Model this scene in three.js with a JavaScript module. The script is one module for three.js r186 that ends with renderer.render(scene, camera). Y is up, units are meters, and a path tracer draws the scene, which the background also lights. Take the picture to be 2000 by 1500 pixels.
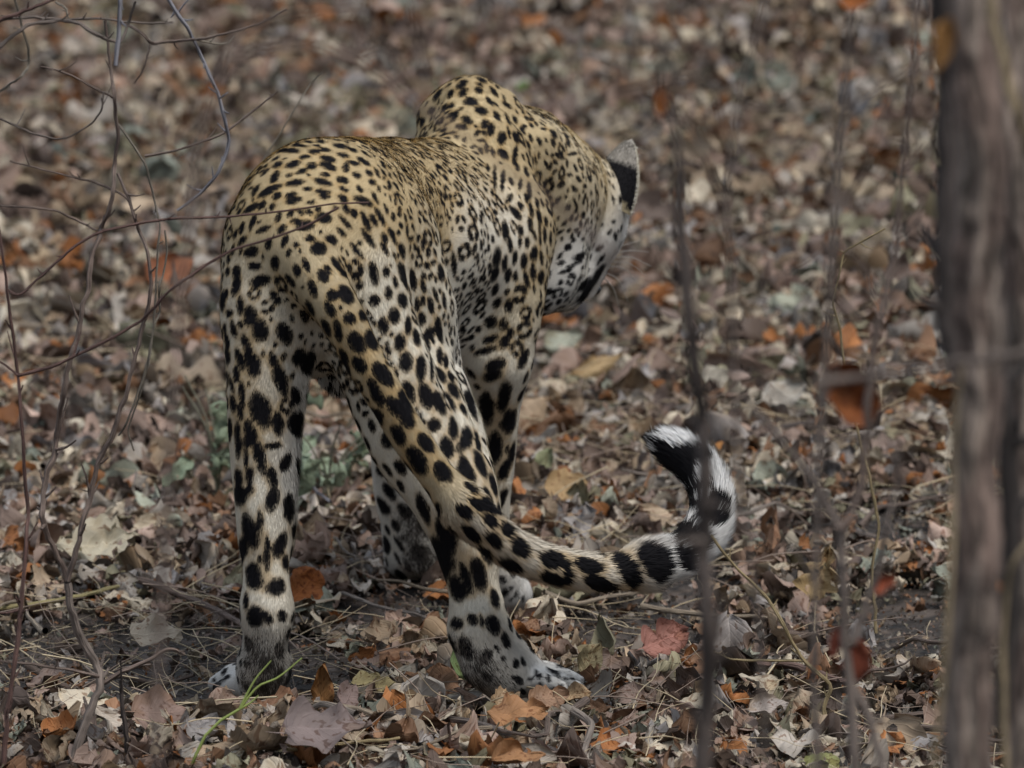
import * as THREE from 'three';
import { mergeGeometries } from 'three/addons/utils/BufferGeometryUtils.js';

// ---------- camera, sky, sun, exposure ----------
const scene = new THREE.Scene();
const CAM = new THREE.Vector3(0, 1.95, 10), PITCH = THREE.MathUtils.degToRad(8.89), FPX = 16300;   // FPX: focal length in pixels of the 2000 x 1500 photograph
const camera = new THREE.PerspectiveCamera(THREE.MathUtils.radToDeg(2 * Math.atan(750 / FPX)), 4 / 3, 0.1, 400);
camera.position.copy(CAM);
const FWD = new THREE.Vector3(0, -Math.sin(PITCH), -Math.cos(PITCH)), UPV = new THREE.Vector3(0, Math.cos(PITCH), -Math.sin(PITCH));
camera.lookAt(CAM.clone().add(FWD));
camera.focus = 10.12;
camera.userData.fStop = 8.6;
scene.add(camera);

const renderer = new THREE.WebGLRenderer({ antialias: true });
renderer.toneMapping = THREE.LinearToneMapping;
renderer.toneMappingExposure = 1.86;
renderer.shadowMap.enabled = true;

{ // an even overcast sky, brightest overhead
  const W = 128, H = 64, d = new Float32Array(W * H * 4);
  for (let j = 0; j < H; j++) {
    const s = Math.sin(((j + 0.5) / H - 0.5) * Math.PI), L = s > 0 ? 0.49 * (1 + 2 * s) / 3 : 0.1;
    for (let i = 0; i < W; i++) d.set([L * 0.89, L * 0.98, L * 1.13, 1], (j * W + i) * 4);
  }
  const sky = new THREE.DataTexture(d, W, H, THREE.RGBAFormat, THREE.FloatType);
  sky.mapping = THREE.EquirectangularReflectionMapping; sky.magFilter = THREE.LinearFilter; sky.needsUpdate = true;
  scene.background = sky; scene.environment = sky;
}
const sun = new THREE.DirectionalLight(0xfff6ec, 1.5);
sun.position.set(4.2, 10, 3.5); sun.target.position.set(0, 0.3, -0.5);
sun.castShadow = true; sun.shadow.radius = 45; sun.shadow.mapSize.set(2048, 2048);
Object.assign(sun.shadow.camera, { left: -4, right: 4, top: 5, bottom: -5, near: 0.5, far: 30 });
scene.add(sun, sun.target);

// ---------- helpers ----------
const V = (x, y, z) => new THREE.Vector3(x, y, z), { lerp, clamp, smoothstep } = THREE.MathUtils;
function rng(a) { return () => { a |= 0; a = (a + 0x6d2b79f5) | 0; let t = Math.imul(a ^ (a >>> 15), 1 | a); t = (t + Math.imul(t ^ (t >>> 7), 61 | t)) ^ t; return ((t ^ (t >>> 14)) >>> 0) / 4294967296; }; }
const gauss = (r) => (r() + r() + r() + r() - 2) * 1.7;
function hash3(x, y, z) { let h = Math.imul(x, 374761393) ^ Math.imul(y, 668265263) ^ Math.imul(z, 1274126177); h = Math.imul(h ^ (h >>> 13), 1103515245); return ((h ^ (h >>> 16)) >>> 0) / 4294967296; }
function noise3(x, y, z) { // value noise, -1..1
  const ix = Math.floor(x), iy = Math.floor(y), iz = Math.floor(z); let fx = x - ix, fy = y - iy, fz = z - iz;
  fx = fx * fx * (3 - 2 * fx); fy = fy * fy * (3 - 2 * fy); fz = fz * fz * (3 - 2 * fz);
  const c = (a, b, e) => hash3(ix + a, iy + b, iz + e);
  return 2 * lerp(lerp(lerp(c(0, 0, 0), c(1, 0, 0), fx), lerp(c(0, 1, 0), c(1, 1, 0), fx), fy), lerp(lerp(c(0, 0, 1), c(1, 0, 1), fx), lerp(c(0, 1, 1), c(1, 1, 1), fx), fy), fz) - 1;
}
const fbm = (x, y, z, n = 4) => { let s = 0, a = 0.5; for (let i = 0; i < n; i++, a *= 0.5, x = x * 2.03 + 7.1, y = y * 2.03 + 3.7, z = z * 2.03 + 1.3) s += a * noise3(x, y, z); return s; };
// the direction of a photograph pixel, and the point on it at a given z or on the ground
const dirOf = (px, py) => V((px - 1000) / FPX, 0, 0).addScaledVector(UPV, (750 - py) / FPX).add(FWD);
function at(px, py, z) { const d = dirOf(px, py); return CAM.clone().addScaledVector(d, (z - CAM.z) / d.z); }
const mpp = (z) => (CAM.z - z) / FPX / Math.cos(PITCH);   // metres per photograph pixel near that z
function onGround(px, py, h = 0) { const d = dirOf(px, py), p = CAM.clone().addScaledVector(d, (h - CAM.y) / d.y); return p; }

const taken = {};
function numbered(n) { taken[n] = (taken[n] ?? -1) + 1; return taken[n] ? n + '_' + String(taken[n]).padStart(3, '0') : n; }
function shadows(o) { o.traverse((c) => { if (c.isMesh) c.castShadow = c.receiveShadow = true; }); return o; }
function thing(name, label, category, group) { const o = new THREE.Group(); o.name = numbered(name); o.userData = { label, category }; if (group) o.userData.group = group; scene.add(o); return o; }
function part(name, geometry, material, parent, label) { const m = new THREE.Mesh(geometry, material); m.name = name; if (label) m.userData.label = label; m.castShadow = m.receiveShadow = true; parent.add(m); return m; }
function tex(w, h, f, srgb = false) { // f(u, v) -> [r, g, b] in 0..1
  const d = new Uint8Array(w * h * 4);
  for (let j = 0; j < h; j++) for (let i = 0; i < w; i++) { const c = f(i / w, j / h); for (let k = 0; k < 3; k++) d[(j * w + i) * 4 + k] = clamp(c[k], 0, 1) * 255; d[(j * w + i) * 4 + 3] = 255; }
  const t = new THREE.DataTexture(d, w, h); t.wrapS = t.wrapT = THREE.RepeatWrapping; t.magFilter = THREE.LinearFilter; if (srgb) t.colorSpace = THREE.SRGBColorSpace; t.needsUpdate = true; return t;
}
// ---------- the ground ----------
const groundH = (x, z) => -0.026 + 0.03 * fbm(x * 1.3 + 5, 0, z * 1.3, 3) + 0.012 * fbm(x * 6, 3, z * 6, 2);
{
  const xs = [], zs = [];
  for (let x = -3.2; x <= 3.2; x += 0.04) xs.push(x);
  for (let z = -9.5; z <= 4.0; z += 0.05) zs.push(z);
  for (let s = 0.3, e = 3.2; e < 150; s *= 1.5) { e += s; xs.push(e); xs.unshift(-e); }
  for (let s = 0.3, a = -9.5, b = 4.0; -a < 150; s *= 1.5) { a -= s; b += s; zs.unshift(a); zs.push(b); }
  const p = [], uv = [], ix = [], n = xs.length;
  zs.forEach((z) => xs.forEach((x) => { p.push(x, groundH(x, z) - 0.012, z); uv.push(x, z); }));
  for (let j = 0; j + 1 < zs.length; j++) for (let i = 0; i + 1 < n; i++) { const a = j * n + i; ix.push(a, a + n, a + 1, a + 1, a + n, a + n + 1); }
  const g = new THREE.BufferGeometry(); g.setAttribute('position', new THREE.Float32BufferAttribute(p, 3)); g.setAttribute('uv', new THREE.Float32BufferAttribute(uv, 2)); g.setIndex(ix); g.computeVertexNormals();
  const per = (u, v, k, s) => { const a = u * 2 * Math.PI, b = v * 2 * Math.PI; return fbm(k * Math.cos(a) + s, k * Math.sin(a) + k * 0.7 * Math.cos(b), k * Math.sin(b) + s, 5); };
  const soil = tex(512, 512, (u, v) => { const a = per(u, v, 2.2, 3), b = per(u, v, 9, 11), k = 0.23 + 0.12 * a + 0.2 * b; return [k * 1.1, k * 0.98, k * 0.9]; }, true);
  const bump = tex(512, 512, (u, v) => { const k = 0.5 + 0.5 * per(u, v, 12, 5) + 0.3 * per(u, v, 30, 8); return [k, k, k]; });
  const m = new THREE.MeshStandardMaterial({ map: soil, bumpMap: bump, bumpScale: 0.025, roughness: 0.95 });
  const ground = new THREE.Mesh(g, m); ground.name = 'ground'; ground.userData = { kind: 'structure', label: 'dark grey earth under the dead leaves', category: 'ground' }; ground.receiveShadow = true; scene.add(ground);
}
// ---------- the leopard ----------
// joints: photograph pixel, z, radius in pixels at that distance
const J = (px, py, z, r) => ({ p: at(px, py, z), r: r * mpp(z) });
const bones = [];
// chain(group, coat colour, joints...): tapered bones from one joint to the next, hair lies along them
let nChains = 0;
const coatOn = (c, t) => { if (!Array.isArray(c)) return c; const f = t * (c.length - 1), k = Math.min(c.length - 2, Math.floor(f)); return f - k < 0.5 ? c[k] : c[k + 1]; };
function chain(group, coat, ...js) { // smooth through the joints
  const j = js.map((a) => J(...a)), c = new THREE.CatmullRomCurve3(j.map((a) => a.p)), n = (j.length - 1) * (j.length > 2 ? 3 : 1), id = nChains++;
  const pt = (i) => { const t = i / n, f = t * (j.length - 1), k = Math.min(j.length - 2, Math.floor(f)); return { p: c.getPoint(t), r: lerp(j[k].r, j[k + 1].r, (f - k) * (f - k) * (3 - 2 * (f - k)) * 0.5 + (f - k) * 0.5) }; };
  for (let i = 0; i < n; i++) { const a = pt(i), b = pt(i + 1); bones.push({ a: a.p, b: b.p, ra: a.r, rb: b.r, group, coat: coatOn(coat, (i + 0.5) / n), id, dir: b.p.clone().sub(a.p).normalize() }); }
}
const coat = (c, l) => ({ c, l });   // base colour of the hair, its length
const TAN = coat([0.52, 0.415, 0.245], 0.0062), BUFF = coat([0.59, 0.5, 0.335], 0.0062), CREAM = coat([0.76, 0.735, 0.655], 0.007), WHITE = coat([0.76, 0.76, 0.72], 0.005), THROAT = coat([0.74, 0.73, 0.69], 0.0065), BELLY = coat([0.7, 0.69, 0.64], 0.019), DIRT = coat([0.1, 0.09, 0.08], 0.008), GREY = coat([0.52, 0.5, 0.45], 0.008), TUFT = coat([0.7, 0.69, 0.64], 0.024);
const TAILA = coat([0.53, 0.44, 0.285], 0.0075), TAILB = coat([0.58, 0.53, 0.44], 0.017), TAILC = coat([0.66, 0.665, 0.66], 0.024), LEG = coat([0.71, 0.67, 0.565], 0.006), PAW = coat([0.56, 0.555, 0.53], 0.0045), THIGH = coat([0.72, 0.68, 0.57], 0.0065), SHANK = coat([0.63, 0.57, 0.45], 0.006), INNER = coat([0.76, 0.765, 0.75], 0.014);
DIRT.dirt = true;
// head to rump
chain(0, BUFF, [1118, 380, -0.87, 84], [1062, 345, -0.82, 100], [985, 325, -0.74, 122], [915, 440, -0.66, 150]);
chain(0, TAN, [915, 440, -0.66, 148], [850, 440, -0.52, 163], [735, 425, -0.32, 152], [632, 445, -0.1, 172]);
chain(0, TAN, [632, 455, -0.1, 170], [600, 470, -0.06, 152]);
chain(0, CREAM, [985, 560, -0.62, 80], [880, 590, -0.53, 118], [760, 570, -0.34, 112], [700, 620, -0.2, 75]);   // belly
chain(0, CREAM, [900, 480, -0.5, 142], [810, 470, -0.36, 137]);   // near flank
chain(0, BELLY, [800, 640, -0.3, 70], [700, 690, -0.16, 55]);
chain(0, TAN, [912, 205, -0.61, 46], [930, 310, -0.57, 92], [985, 450, -0.53, 88]);   // near shoulder blade
chain(0, TAN, [860, 236, -0.65, 46], [900, 330, -0.62, 100]);
chain(0, TAN, [890, 205, -0.64, 36], [928, 192, -0.63, 34], [968, 218, -0.64, 36]);
chain(0, TAN, [968, 222, -0.65, 40], [1000, 290, -0.65, 84]);
// head
chain(0, THROAT, [1128, 400, -0.88, 92], [1122, 455, -0.87, 80]);
chain(0, THROAT, [1122, 455, -0.87, 74], [1112, 520, -0.86, 58], [1108, 580, -0.87, 26]);
chain(0, WHITE, [1150, 455, -0.92, 64], [1152, 505, -0.955, 41], [1140, 560, -0.97, 27]);
chain(0, WHITE, [1180, 400, -0.93, 44], [1194, 452, -0.96, 26]);
chain(0, THROAT, [1090, 545, -0.82, 64], [1040, 520, -0.74, 104]);
chain(0, THROAT, [1085, 440, -0.83, 84], [1040, 430, -0.74, 110]);
chain(0, BUFF, [1088, 372, -0.8, 86], [1030, 370, -0.7, 100]);
chain(0, BUFF, [1010, 320, -0.66, 84], [1042, 345, -0.71, 88], [1078, 385, -0.79, 84]);
// near foreleg
chain(0, [BUFF, BUFF, LEG], [985, 440, -0.53, 84], [984, 580, -0.5, 80], [968, 700, -0.49, 64]);
chain(0, LEG, [968, 700, -0.49, 63], [962, 850, -0.52, 48], [955, 1040, -0.55, 36], [970, 1110, -0.56, 33]);
chain(0, PAW, [970, 1110, -0.56, 33], [994, 1150, -0.57, 36], [1000, 1172, -0.585, 30]);
// far foreleg
chain(0, CREAM, [880, 520, -0.78, 90], [800, 720, -0.76, 66], [775, 880, -0.79, 50], [790, 1030, -0.84, 40], [802, 1080, -0.86, 38]);
chain(0, PAW, [800, 1084, -0.86, 36], [790, 1100, -0.9, 30]);
chain(0, DIRT, [806, 985, -0.8, 38], [826, 1085, -0.82, 40]);
// far hind leg
chain(0, [TAN, SHANK, SHANK, SHANK, LEG, LEG, LEG], [560, 500, -0.06, 112], [525, 600, -0.02, 92], [512, 720, 0.0, 72], [507, 860, 0.02, 58], [511, 1000, 0.04, 47], [518, 1110, 0.055, 38], [522, 1190, 0.06, 40]);
chain(0, LEG, [560, 520, -0.1, 110], [525, 700, -0.2, 74], [520, 860, -0.06, 58], [528, 1060, 0.02, 42]);
chain(0, INNER, [560, 640, -0.01, 46], [552, 780, 0.005, 34], [544, 920, 0.03, 26], [544, 1010, 0.035, 20]);
chain(0, GREY, [521, 1190, 0.058, 38], [518, 1250, 0.045, 32], [516, 1300, 0.035, 36]);
chain(0, DIRT, [520, 1232, 0.07, 24], [516, 1290, 0.066, 29], [514, 1335, 0.04, 28]);
chain(0, PAW, [512, 1290, 0.03, 40], [508, 1335, 0.01, 36]);
// near hind leg
chain(0, [BUFF, THIGH, CREAM, CREAM, LEG, LEG], [740, 480, -0.14, 118], [775, 600, -0.14, 114], [805, 720, -0.2, 96], [868, 850, -0.13, 80], [910, 950, -0.04, 58], [930, 1060, 0.01, 46]);
chain(0, LEG, [800, 740, -0.1, 92], [840, 855, -0.06, 82], [892, 958, -0.01, 62], [920, 1065, 0.02, 48]);
chain(0, [THIGH, THIGH, LEG, LEG, LEG, LEG, LEG], [690, 540, -0.04, 92], [750, 720, -0.02, 94], [805, 850, 0.0, 88], [866, 960, 0.02, 74], [908, 1070, 0.035, 56], [926, 1160, 0.045, 47], [932, 1210, 0.05, 45]);
chain(0, GREY, [936, 1206, 0.045, 42], [968, 1262, 0.035, 40], [1005, 1310, 0.02, 32]);
chain(0, DIRT, [912, 1245, 0.062, 24], [938, 1298, 0.062, 32], [972, 1332, 0.05, 26]);
chain(0, GREY, [930, 1240, 0.045, 36], [965, 1298, 0.04, 38], [1000, 1322, 0.03, 30]);
chain(0, PAW, [985, 1285, 0.02, 32], [1040, 1322, 0.01, 27]);
// groin
chain(0, TUFT, [645, 660, -0.1, 40], [652, 712, -0.12, 18]);
chain(0, TUFT, [688, 690, -0.12, 36], [684, 728, -0.12, 16]);
chain(0, GREY, [600, 560, -0.02, 70], [610, 680, -0.06, 52]);
// toes
const toe = (...j) => chain(2, PAW, ...j);
toe([1030, 1322, 0.03, 20], [1080, 1336, 0.055, 15], [1110, 1347, 0.06, 11]);
toe([1035, 1318, 0.02, 22], [1092, 1328, 0.03, 16], [1128, 1340, 0.032, 11]);
toe([1035, 1312, 0.0, 22], [1092, 1318, 0.002, 16], [1128, 1330, 0.002, 11]);
toe([1030, 1310, -0.02, 22], [1076, 1308, -0.028, 15], [1106, 1320, -0.032, 11]);
toe([500, 1335, 0.01, 30], [462, 1335, 0.0, 24], [430, 1344, -0.005, 15]);
toe([495, 1328, -0.01, 30], [452, 1325, -0.03, 24], [420, 1334, -0.04, 15]);
toe([495, 1325, -0.03, 28], [458, 1315, -0.06, 22], [430, 1322, -0.075, 14]);
toe([505, 1325, -0.03, 26], [480, 1312, -0.07, 20], [462, 1318, -0.09, 14]);
for (const k of [-1, 0, 1, 2]) { toe([998 + k * 6, 1160, -0.57, 24], [1006 + k * 9, 1172 - k * 2, -0.61 - k * 0.004, 16], [1010 + k * 9, 1184 - k * 2, -0.625 - k * 0.004, 12]); toe([790 + k * 7, 1092, -0.88, 22], [782 + k * 12, 1102, -0.925, 16], [780 + k * 13, 1108, -0.94, 12]); }
// tail
const tailJ = [[590, 500, 0.02, 60], [625, 555, 0.055, 52], [662, 610, 0.085, 45], [705, 690, 0.1, 38], [760, 790, 0.11, 36], [826, 893, 0.115, 36], [900, 985, 0.12, 35], [980, 1056, 0.12, 32], [1070, 1102, 0.11, 31], [1165, 1118, 0.09, 31], [1255, 1106, 0.07, 32], [1330, 1078, 0.05, 33], [1378, 1030, 0.04, 34], [1386, 970, 0.03, 35], [1362, 915, 0.025, 34], [1330, 886, 0.02, 31], [1308, 872, 0.02, 24]];
chain(0, TAILA, ...tailJ.slice(0, 3)); chain(1, TAILA, ...tailJ.slice(1, 7)); chain(1, TAILB, ...tailJ.slice(6, 11)); chain(1, TAILC, ...tailJ.slice(10));

// ---- field and surface ----
const BLEND = 0.011, CELL = 0.005;
const boneDist = (b, x, y, z) => {
  const ax = b.b.x - b.a.x, ay = b.b.y - b.a.y, az = b.b.z - b.a.z, px = x - b.a.x, py = y - b.a.y, pz = z - b.a.z, l = ax * ax + ay * ay + az * az;
  const t = l > 1e-9 ? Math.min(1, Math.max(0, (px * ax + py * ay + pz * az) / l)) : 0, dx = px - t * ax, dy = py - t * ay, dz = pz - t * az;
  return Math.sqrt(dx * dx + dy * dy + dz * dz) - (b.ra + t * (b.rb - b.ra));
};
const leopard = thing('leopard', 'spotted leopard walking away over dead leaves, head lowered and tail curled', 'leopard');
const skin = { pos: [], nor: [], index: [] };
let depthAt;   // signed distance to the skin
{
  const lo = V(9, 9, 9), hi = V(-9, -9, -9), q = V();
  for (const b of bones) for (const [p, r] of [[b.a, b.ra], [b.b, b.rb]]) { lo.min(q.copy(p).subScalar(r + 0.03)); hi.max(q.copy(p).addScalar(r + 0.03)); }
  const nx = Math.ceil((hi.x - lo.x) / CELL), ny = Math.ceil((hi.y - lo.y) / CELL), nz = Math.ceil((hi.z - lo.z) / CELL), N = nx * ny * nz;
  const F = [0, 1, 2].map(() => new Float32Array(N)), SOFT = [BLEND, BLEND, 0.004], M = BLEND * 6;
  const C = new Float32Array(N);
  for (let id = 0; id < nChains; id++) {
    const bs = bones.filter((b) => b.id === id), f = F[bs[0].group], c = (v, k, n) => Math.min(n - 1, Math.max(0, Math.floor((v - lo[k]) / CELL))), touched = [];
    for (const b of bs) {
      const r = Math.max(b.ra, b.rb) + M;
      const x0 = c(Math.min(b.a.x, b.b.x) - r, 'x', nx), x1 = c(Math.max(b.a.x, b.b.x) + r, 'x', nx), y0 = c(Math.min(b.a.y, b.b.y) - r, 'y', ny), y1 = c(Math.max(b.a.y, b.b.y) + r, 'y', ny), z0 = c(Math.min(b.a.z, b.b.z) - r, 'z', nz), z1 = c(Math.max(b.a.z, b.b.z) + r, 'z', nz);
      for (let k = z0; k <= z1; k++) for (let j = y0; j <= y1; j++) for (let i = x0; i <= x1; i++) {
        const d = boneDist(b, lo.x + i * CELL, lo.y + j * CELL, lo.z + k * CELL); if (d >= M) continue;
        const o = (k * ny + j) * nx + i, e = Math.exp(-Math.max(d, bs[0].group === 2 ? -0.06 : -0.2) / SOFT[bs[0].group]); if (C[o] === 0) touched.push(o); if (e > C[o]) C[o] = e;
      }
    }
    for (const o of touched) { f[o] += C[o]; C[o] = 0; }
  }
  const D = new Float32Array(N);
  for (let i = 0; i < N; i++) { const a = F[0][i] > 0 ? -BLEND * Math.log(F[0][i]) : M, b = F[1][i] > 0 ? -BLEND * Math.log(F[1][i]) : M; const c = F[2][i] > 0 ? -SOFT[2] * Math.log(F[2][i]) : M, m = Math.min(a, b), h = Math.max(0, 0.006 - Math.abs(m - c)); let d = Math.min(m, c) - h * h / 0.024;
    if (Math.abs(d) < 0.025) { const x = i % nx, y = Math.floor(i / nx) % ny, z = Math.floor(i / (nx * ny)); d += 0.0065 * fbm(x * CELL * 13, y * CELL * 9, z * CELL * 13, 3); }   // uneven muscle and loose skin
    D[i] = d; }
  depthAt = (p) => {
    const x = (p.x - lo.x) / CELL, y = (p.y - lo.y) / CELL, z = (p.z - lo.z) / CELL, i = Math.floor(x), j = Math.floor(y), k = Math.floor(z);
    if (i < 0 || j < 0 || k < 0 || i > nx - 2 || j > ny - 2 || k > nz - 2) return M;
    const o = (k * ny + j) * nx + i, u = x - i, v = y - j, w = z - k;
    return lerp(lerp(lerp(D[o], D[o + 1], u), lerp(D[o + nx], D[o + nx + 1], u), v), lerp(lerp(D[o + nx * ny], D[o + nx * ny + 1], u), lerp(D[o + nx * ny + nx], D[o + nx * ny + nx + 1], u), v), w);
  };
  // surface nets
  const vid = new Int32Array(N).fill(-1), sx = 1, sy = nx, sz = nx * ny, corner = [0, sx, sy, sx + sy, sz, sx + sz, sy + sz, sx + sy + sz];
  const edges = [[0, 1], [0, 2], [0, 4], [1, 3], [1, 5], [2, 3], [2, 6], [3, 7], [4, 5], [4, 6], [5, 7], [6, 7]];
  for (let k = 1; k < nz - 2; k++) for (let j = 1; j < ny - 2; j++) for (let i = 1; i < nx - 2; i++) {
    const o = (k * ny + j) * nx + i; let m = 0; for (let c = 0; c < 8; c++) if (D[o + corner[c]] < 0) m |= 1 << c;
    if (m === 0 || m === 255) continue;
    let x = 0, y = 0, z = 0, n = 0;
    for (const [a, b] of edges) { if (((m >> a) & 1) === ((m >> b) & 1)) continue; const da = D[o + corner[a]], db = D[o + corner[b]], t = da / (da - db); x += lerp(a & 1, b & 1, t); y += lerp((a >> 1) & 1, (b >> 1) & 1, t); z += lerp(a >> 2, b >> 2, t); n++; }
    vid[o] = skin.pos.length / 3; skin.pos.push(lo.x + (i + x / n) * CELL, lo.y + (j + y / n) * CELL, lo.z + (k + z / n) * CELL);
    const gx = D[o + sx] - D[o - sx] + D[o + corner[7]] - D[o + corner[6]], gy = D[o + sy] - D[o - sy] + D[o + corner[7]] - D[o + corner[5]], gz = D[o + sz] - D[o - sz] + D[o + corner[7]] - D[o + corner[3]], l = Math.hypot(gx, gy, gz) || 1;
    skin.nor.push(gx / l, gy / l, gz / l);
  }
  for (let k = 1; k < nz - 2; k++) for (let j = 1; j < ny - 2; j++) for (let i = 1; i < nx - 2; i++) {
    const o = (k * ny + j) * nx + i;
    for (const [s, a, b] of [[sx, sy, sz], [sy, sz, sx], [sz, sx, sy]]) {
      const p = D[o] < 0, q = D[o + s] < 0; if (p === q) continue;
      const v = [vid[o], vid[o - a], vid[o - a - b], vid[o - b]]; if (v.some((x) => x < 0)) continue;
      if (p) skin.index.push(v[0], v[1], v[2], v[0], v[2], v[3]); else skin.index.push(v[0], v[2], v[1], v[0], v[3], v[2]);
    }
  }
}
const skinGeo = new THREE.BufferGeometry();
skinGeo.setAttribute('position', new THREE.Float32BufferAttribute(skin.pos, 3)); skinGeo.setAttribute('normal', new THREE.Float32BufferAttribute(skin.nor, 3)); skinGeo.setIndex(skin.index);
console.log('leopard triangles', skin.index.length / 3);
// ---- the coat: where each dark spot of the photograph lies on the skin ----
function skinHit(px, py) { const d = dirOf(px, py).normalize(), p = V(); for (let t = 9.4; t < 11.6;) { p.copy(CAM).addScaledVector(d, t); const s = depthAt(p); if (s < 0.0004) return p.clone(); t += Math.max(0.0015, s * 0.6); } return null; }
function skinNormal(p) { const e = 0.006, q = V(), g = (x, y, z) => depthAt(q.set(p.x + x, p.y + y, p.z + z)); return V(g(e, 0, 0) - g(-e, 0, 0), g(0, e, 0) - g(0, -e, 0), g(0, 0, e) - g(0, 0, -e)).normalize(); }
const spots = [], SH = 0.03, grid = new Map(), key = (i, j, k) => (i + 500) * 1e6 + (j + 500) * 1e3 + k + 500;
function addSpot(c, n, u, v, a, b) { // u, v: axes in the skin, a, b: half sizes
  const s = { c, n, u, v, a, b, seed: spots.length * 1.7 }; spots.push(s);
  const R = Math.max(a, b) * 2.2, f = (x) => Math.floor(x / SH);
  for (let i = f(c.x - R); i <= f(c.x + R); i++) for (let j = f(c.y - R); j <= f(c.y + R); j++) for (let k = f(c.z - R); k <= f(c.z + R); k++) { const q = key(i, j, k); if (!grid.has(q)) grid.set(q, []); grid.get(q).push(s); }
}
// [origin x, y] of an enlargement at 0.3 photograph pixels, then x, y, half length, half width, angle for each spot in it
function spotList(ox, oy, l) {
  for (let i = 0; i < l.length; i += 5) {
    const px = ox + 0.3 * l[i], py = oy + 0.3 * l[i + 1], c = skinHit(px, py); if (!c) continue;
    const n = skinNormal(c), ang = l[i + 4] * Math.PI / 180;
    const reach = (len, a) => { const d = dirOf(px + len * Math.cos(a), py + len * Math.sin(a)), den = d.dot(n), t = Math.abs(den) > 1e-4 ? c.clone().sub(CAM).dot(n) / den : 0, q = CAM.clone().addScaledVector(d, t).sub(c), m = len * mpp(c.z); return q.length() > m * 2.6 ? q.setLength(m * 2.6) : q; };
    const A = reach(0.3 * l[i + 2], ang), B = reach(0.3 * l[i + 3], ang + Math.PI / 2), a = A.length(), u = A.clone().normalize(), v = n.clone().cross(u).normalize();
    const big = px > 1090 && c.z > -0.3 ? 1.1 : c.z > 0.07 && px > 600 ? 1.08 : c.y < 0.42 ? 1.2 : 1.08; addSpot(c, n, u, v, a * big, Math.max(0.0028, Math.abs(B.dot(v)) * big * 1.03));
  }
}
spotList(400, 500, [
  325,65,45,32,0, 360,160,75,35,-10, 455,50,50,30,100, 205,105,50,30,90, 145,100,30,15,90, 115,130,30,12,90, 205,200,70,30,105, 230,320,70,25,88, 160,375,30,25,90, 110,290,70,20,95, 140,250,40,12,95, 460,270,55,30,60, 300,390,80,45,75, 360,480,75,55,80, 520,505,80,50,65, 185,470,60,20,75, 130,470,40,14,85, 650,390,50,26,70, 625,522,18,18,0, 145,560,50,15,80,
  280,600,90,30,70, 230,670,80,25,70, 310,700,85,45,80, 450,690,60,25,70, 490,800,100,40,70, 615,660,60,45,130, 680,700,70,40,90, 145,660,60,20,80, 205,770,50,22,85, 170,830,60,12,75, 240,900,80,22,85, 365,1000,110,65,75, 590,910,55,28,70, 475,1090,75,35,85, 600,1095,65,45,110, 180,960,50,20,85, 230,1020,50,15,80, 160,1130,70,18,92, 215,1190,115,22,88, 300,1160,90,38,75,
  265,1270,110,16,88, 355,1300,110,35,75, 440,1235,55,20,0, 160,1380,80,25,90, 215,1450,60,25,88, 295,1430,60,25,90, 440,1440,70,30,80, 520,1350,60,28,110,
  555,160,55,22,45, 600,95,45,30,60, 660,60,55,22,70, 700,210,70,28,70, 830,255,38,38,0, 925,245,65,48,75, 770,130,50,38,60, 685,340,60,20,65, 810,345,55,30,60, 865,490,75,28,75, 790,470,60,25,65, 945,400,45,40,60, 1030,385,40,25,60, 990,560,85,55,50, 1085,540,75,40,70, 905,650,55,22,65, 1005,710,60,40,55, 915,720,80,18,65, 1160,765,95,50,55, 1115,890,110,38,65, 1310,950,90,35,65, 1230,980,75,45,60, 1320,1060,70,45,60, 1110,1040,70,30,60, 1260,1170,75,45,60, 1440,1215,75,42,55, 1380,1330,110,55,60, 1550,1400,80,50,55, 1080,400,60,12,60, 1210,690,50,10,60, 1400,1040,60,12,60, 800,90,40,22,60, 865,60,60,22,60, 915,115,32,32,0,
  1100,290,45,40,90, 1195,240,45,28,90, 1240,170,40,18,80, 1290,285,50,36,70, 1230,385,55,36,85, 1160,455,60,32,85, 1270,560,62,36,95, 1325,450,68,24,95, 1375,525,60,25,85, 1410,410,45,28,90, 1380,315,50,20,90, 1415,290,35,18,90, 1470,320,60,22,80, 1310,690,65,42,95, 1408,725,85,32,95, 1440,570,85,25,88, 1480,520,60,15,88, 1525,480,85,24,80, 1530,650,50,22,95, 1570,680,45,15,95, 1190,600,50,20,75, 1530,770,45,30,80, 1480,720,90,15,85, 1625,875,55,30,45, 1605,790,35,18,80, 1330,880,65,35,70, 1440,910,80,42,78, 1530,960,75,35,75, 1590,945,60,28,55, 1495,1100,42,40,60, 1620,1110,65,32,95, 1700,1190,75,45,110, 1575,1240,70,38,75, 1700,1400,95,45,75, 1795,1350,85,28,75, 1690,1000,40,22,70, 1780,1200,55,28,90, 1100,110,80,30,80, 1180,100,40,25,80,
  1295,130,95,28,70, 1350,150,70,22,80, 1420,200,45,20,70, 1540,110,60,22,75, 1620,60,90,18,85, 1500,250,50,14,70, 1560,290,60,14,80,
  1860,540,55,25,-20, 1830,615,75,22,-20, 1900,300,35,30,90, 1975,320,40,25,90, 1950,560,50,30,110, 1890,710,65,40,150, 1870,780,55,35,150, 1770,850,20,18,0, 1735,960,85,38,85, 1835,985,100,45,88, 1950,920,90,40,100, 1890,1250,105,48,95, 1970,1070,75,30,95, 1780,1210,60,28,85, 1950,1390,70,28,110, 1880,1480,60,30,90, 1890,120,50,30,90, 1970,130,40,22,80, 1955,30,40,18,100, 1890,220,35,25,90, 1860,430,40,40,0, 1945,440,40,25,90, 1990,500,30,20,90]);
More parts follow.
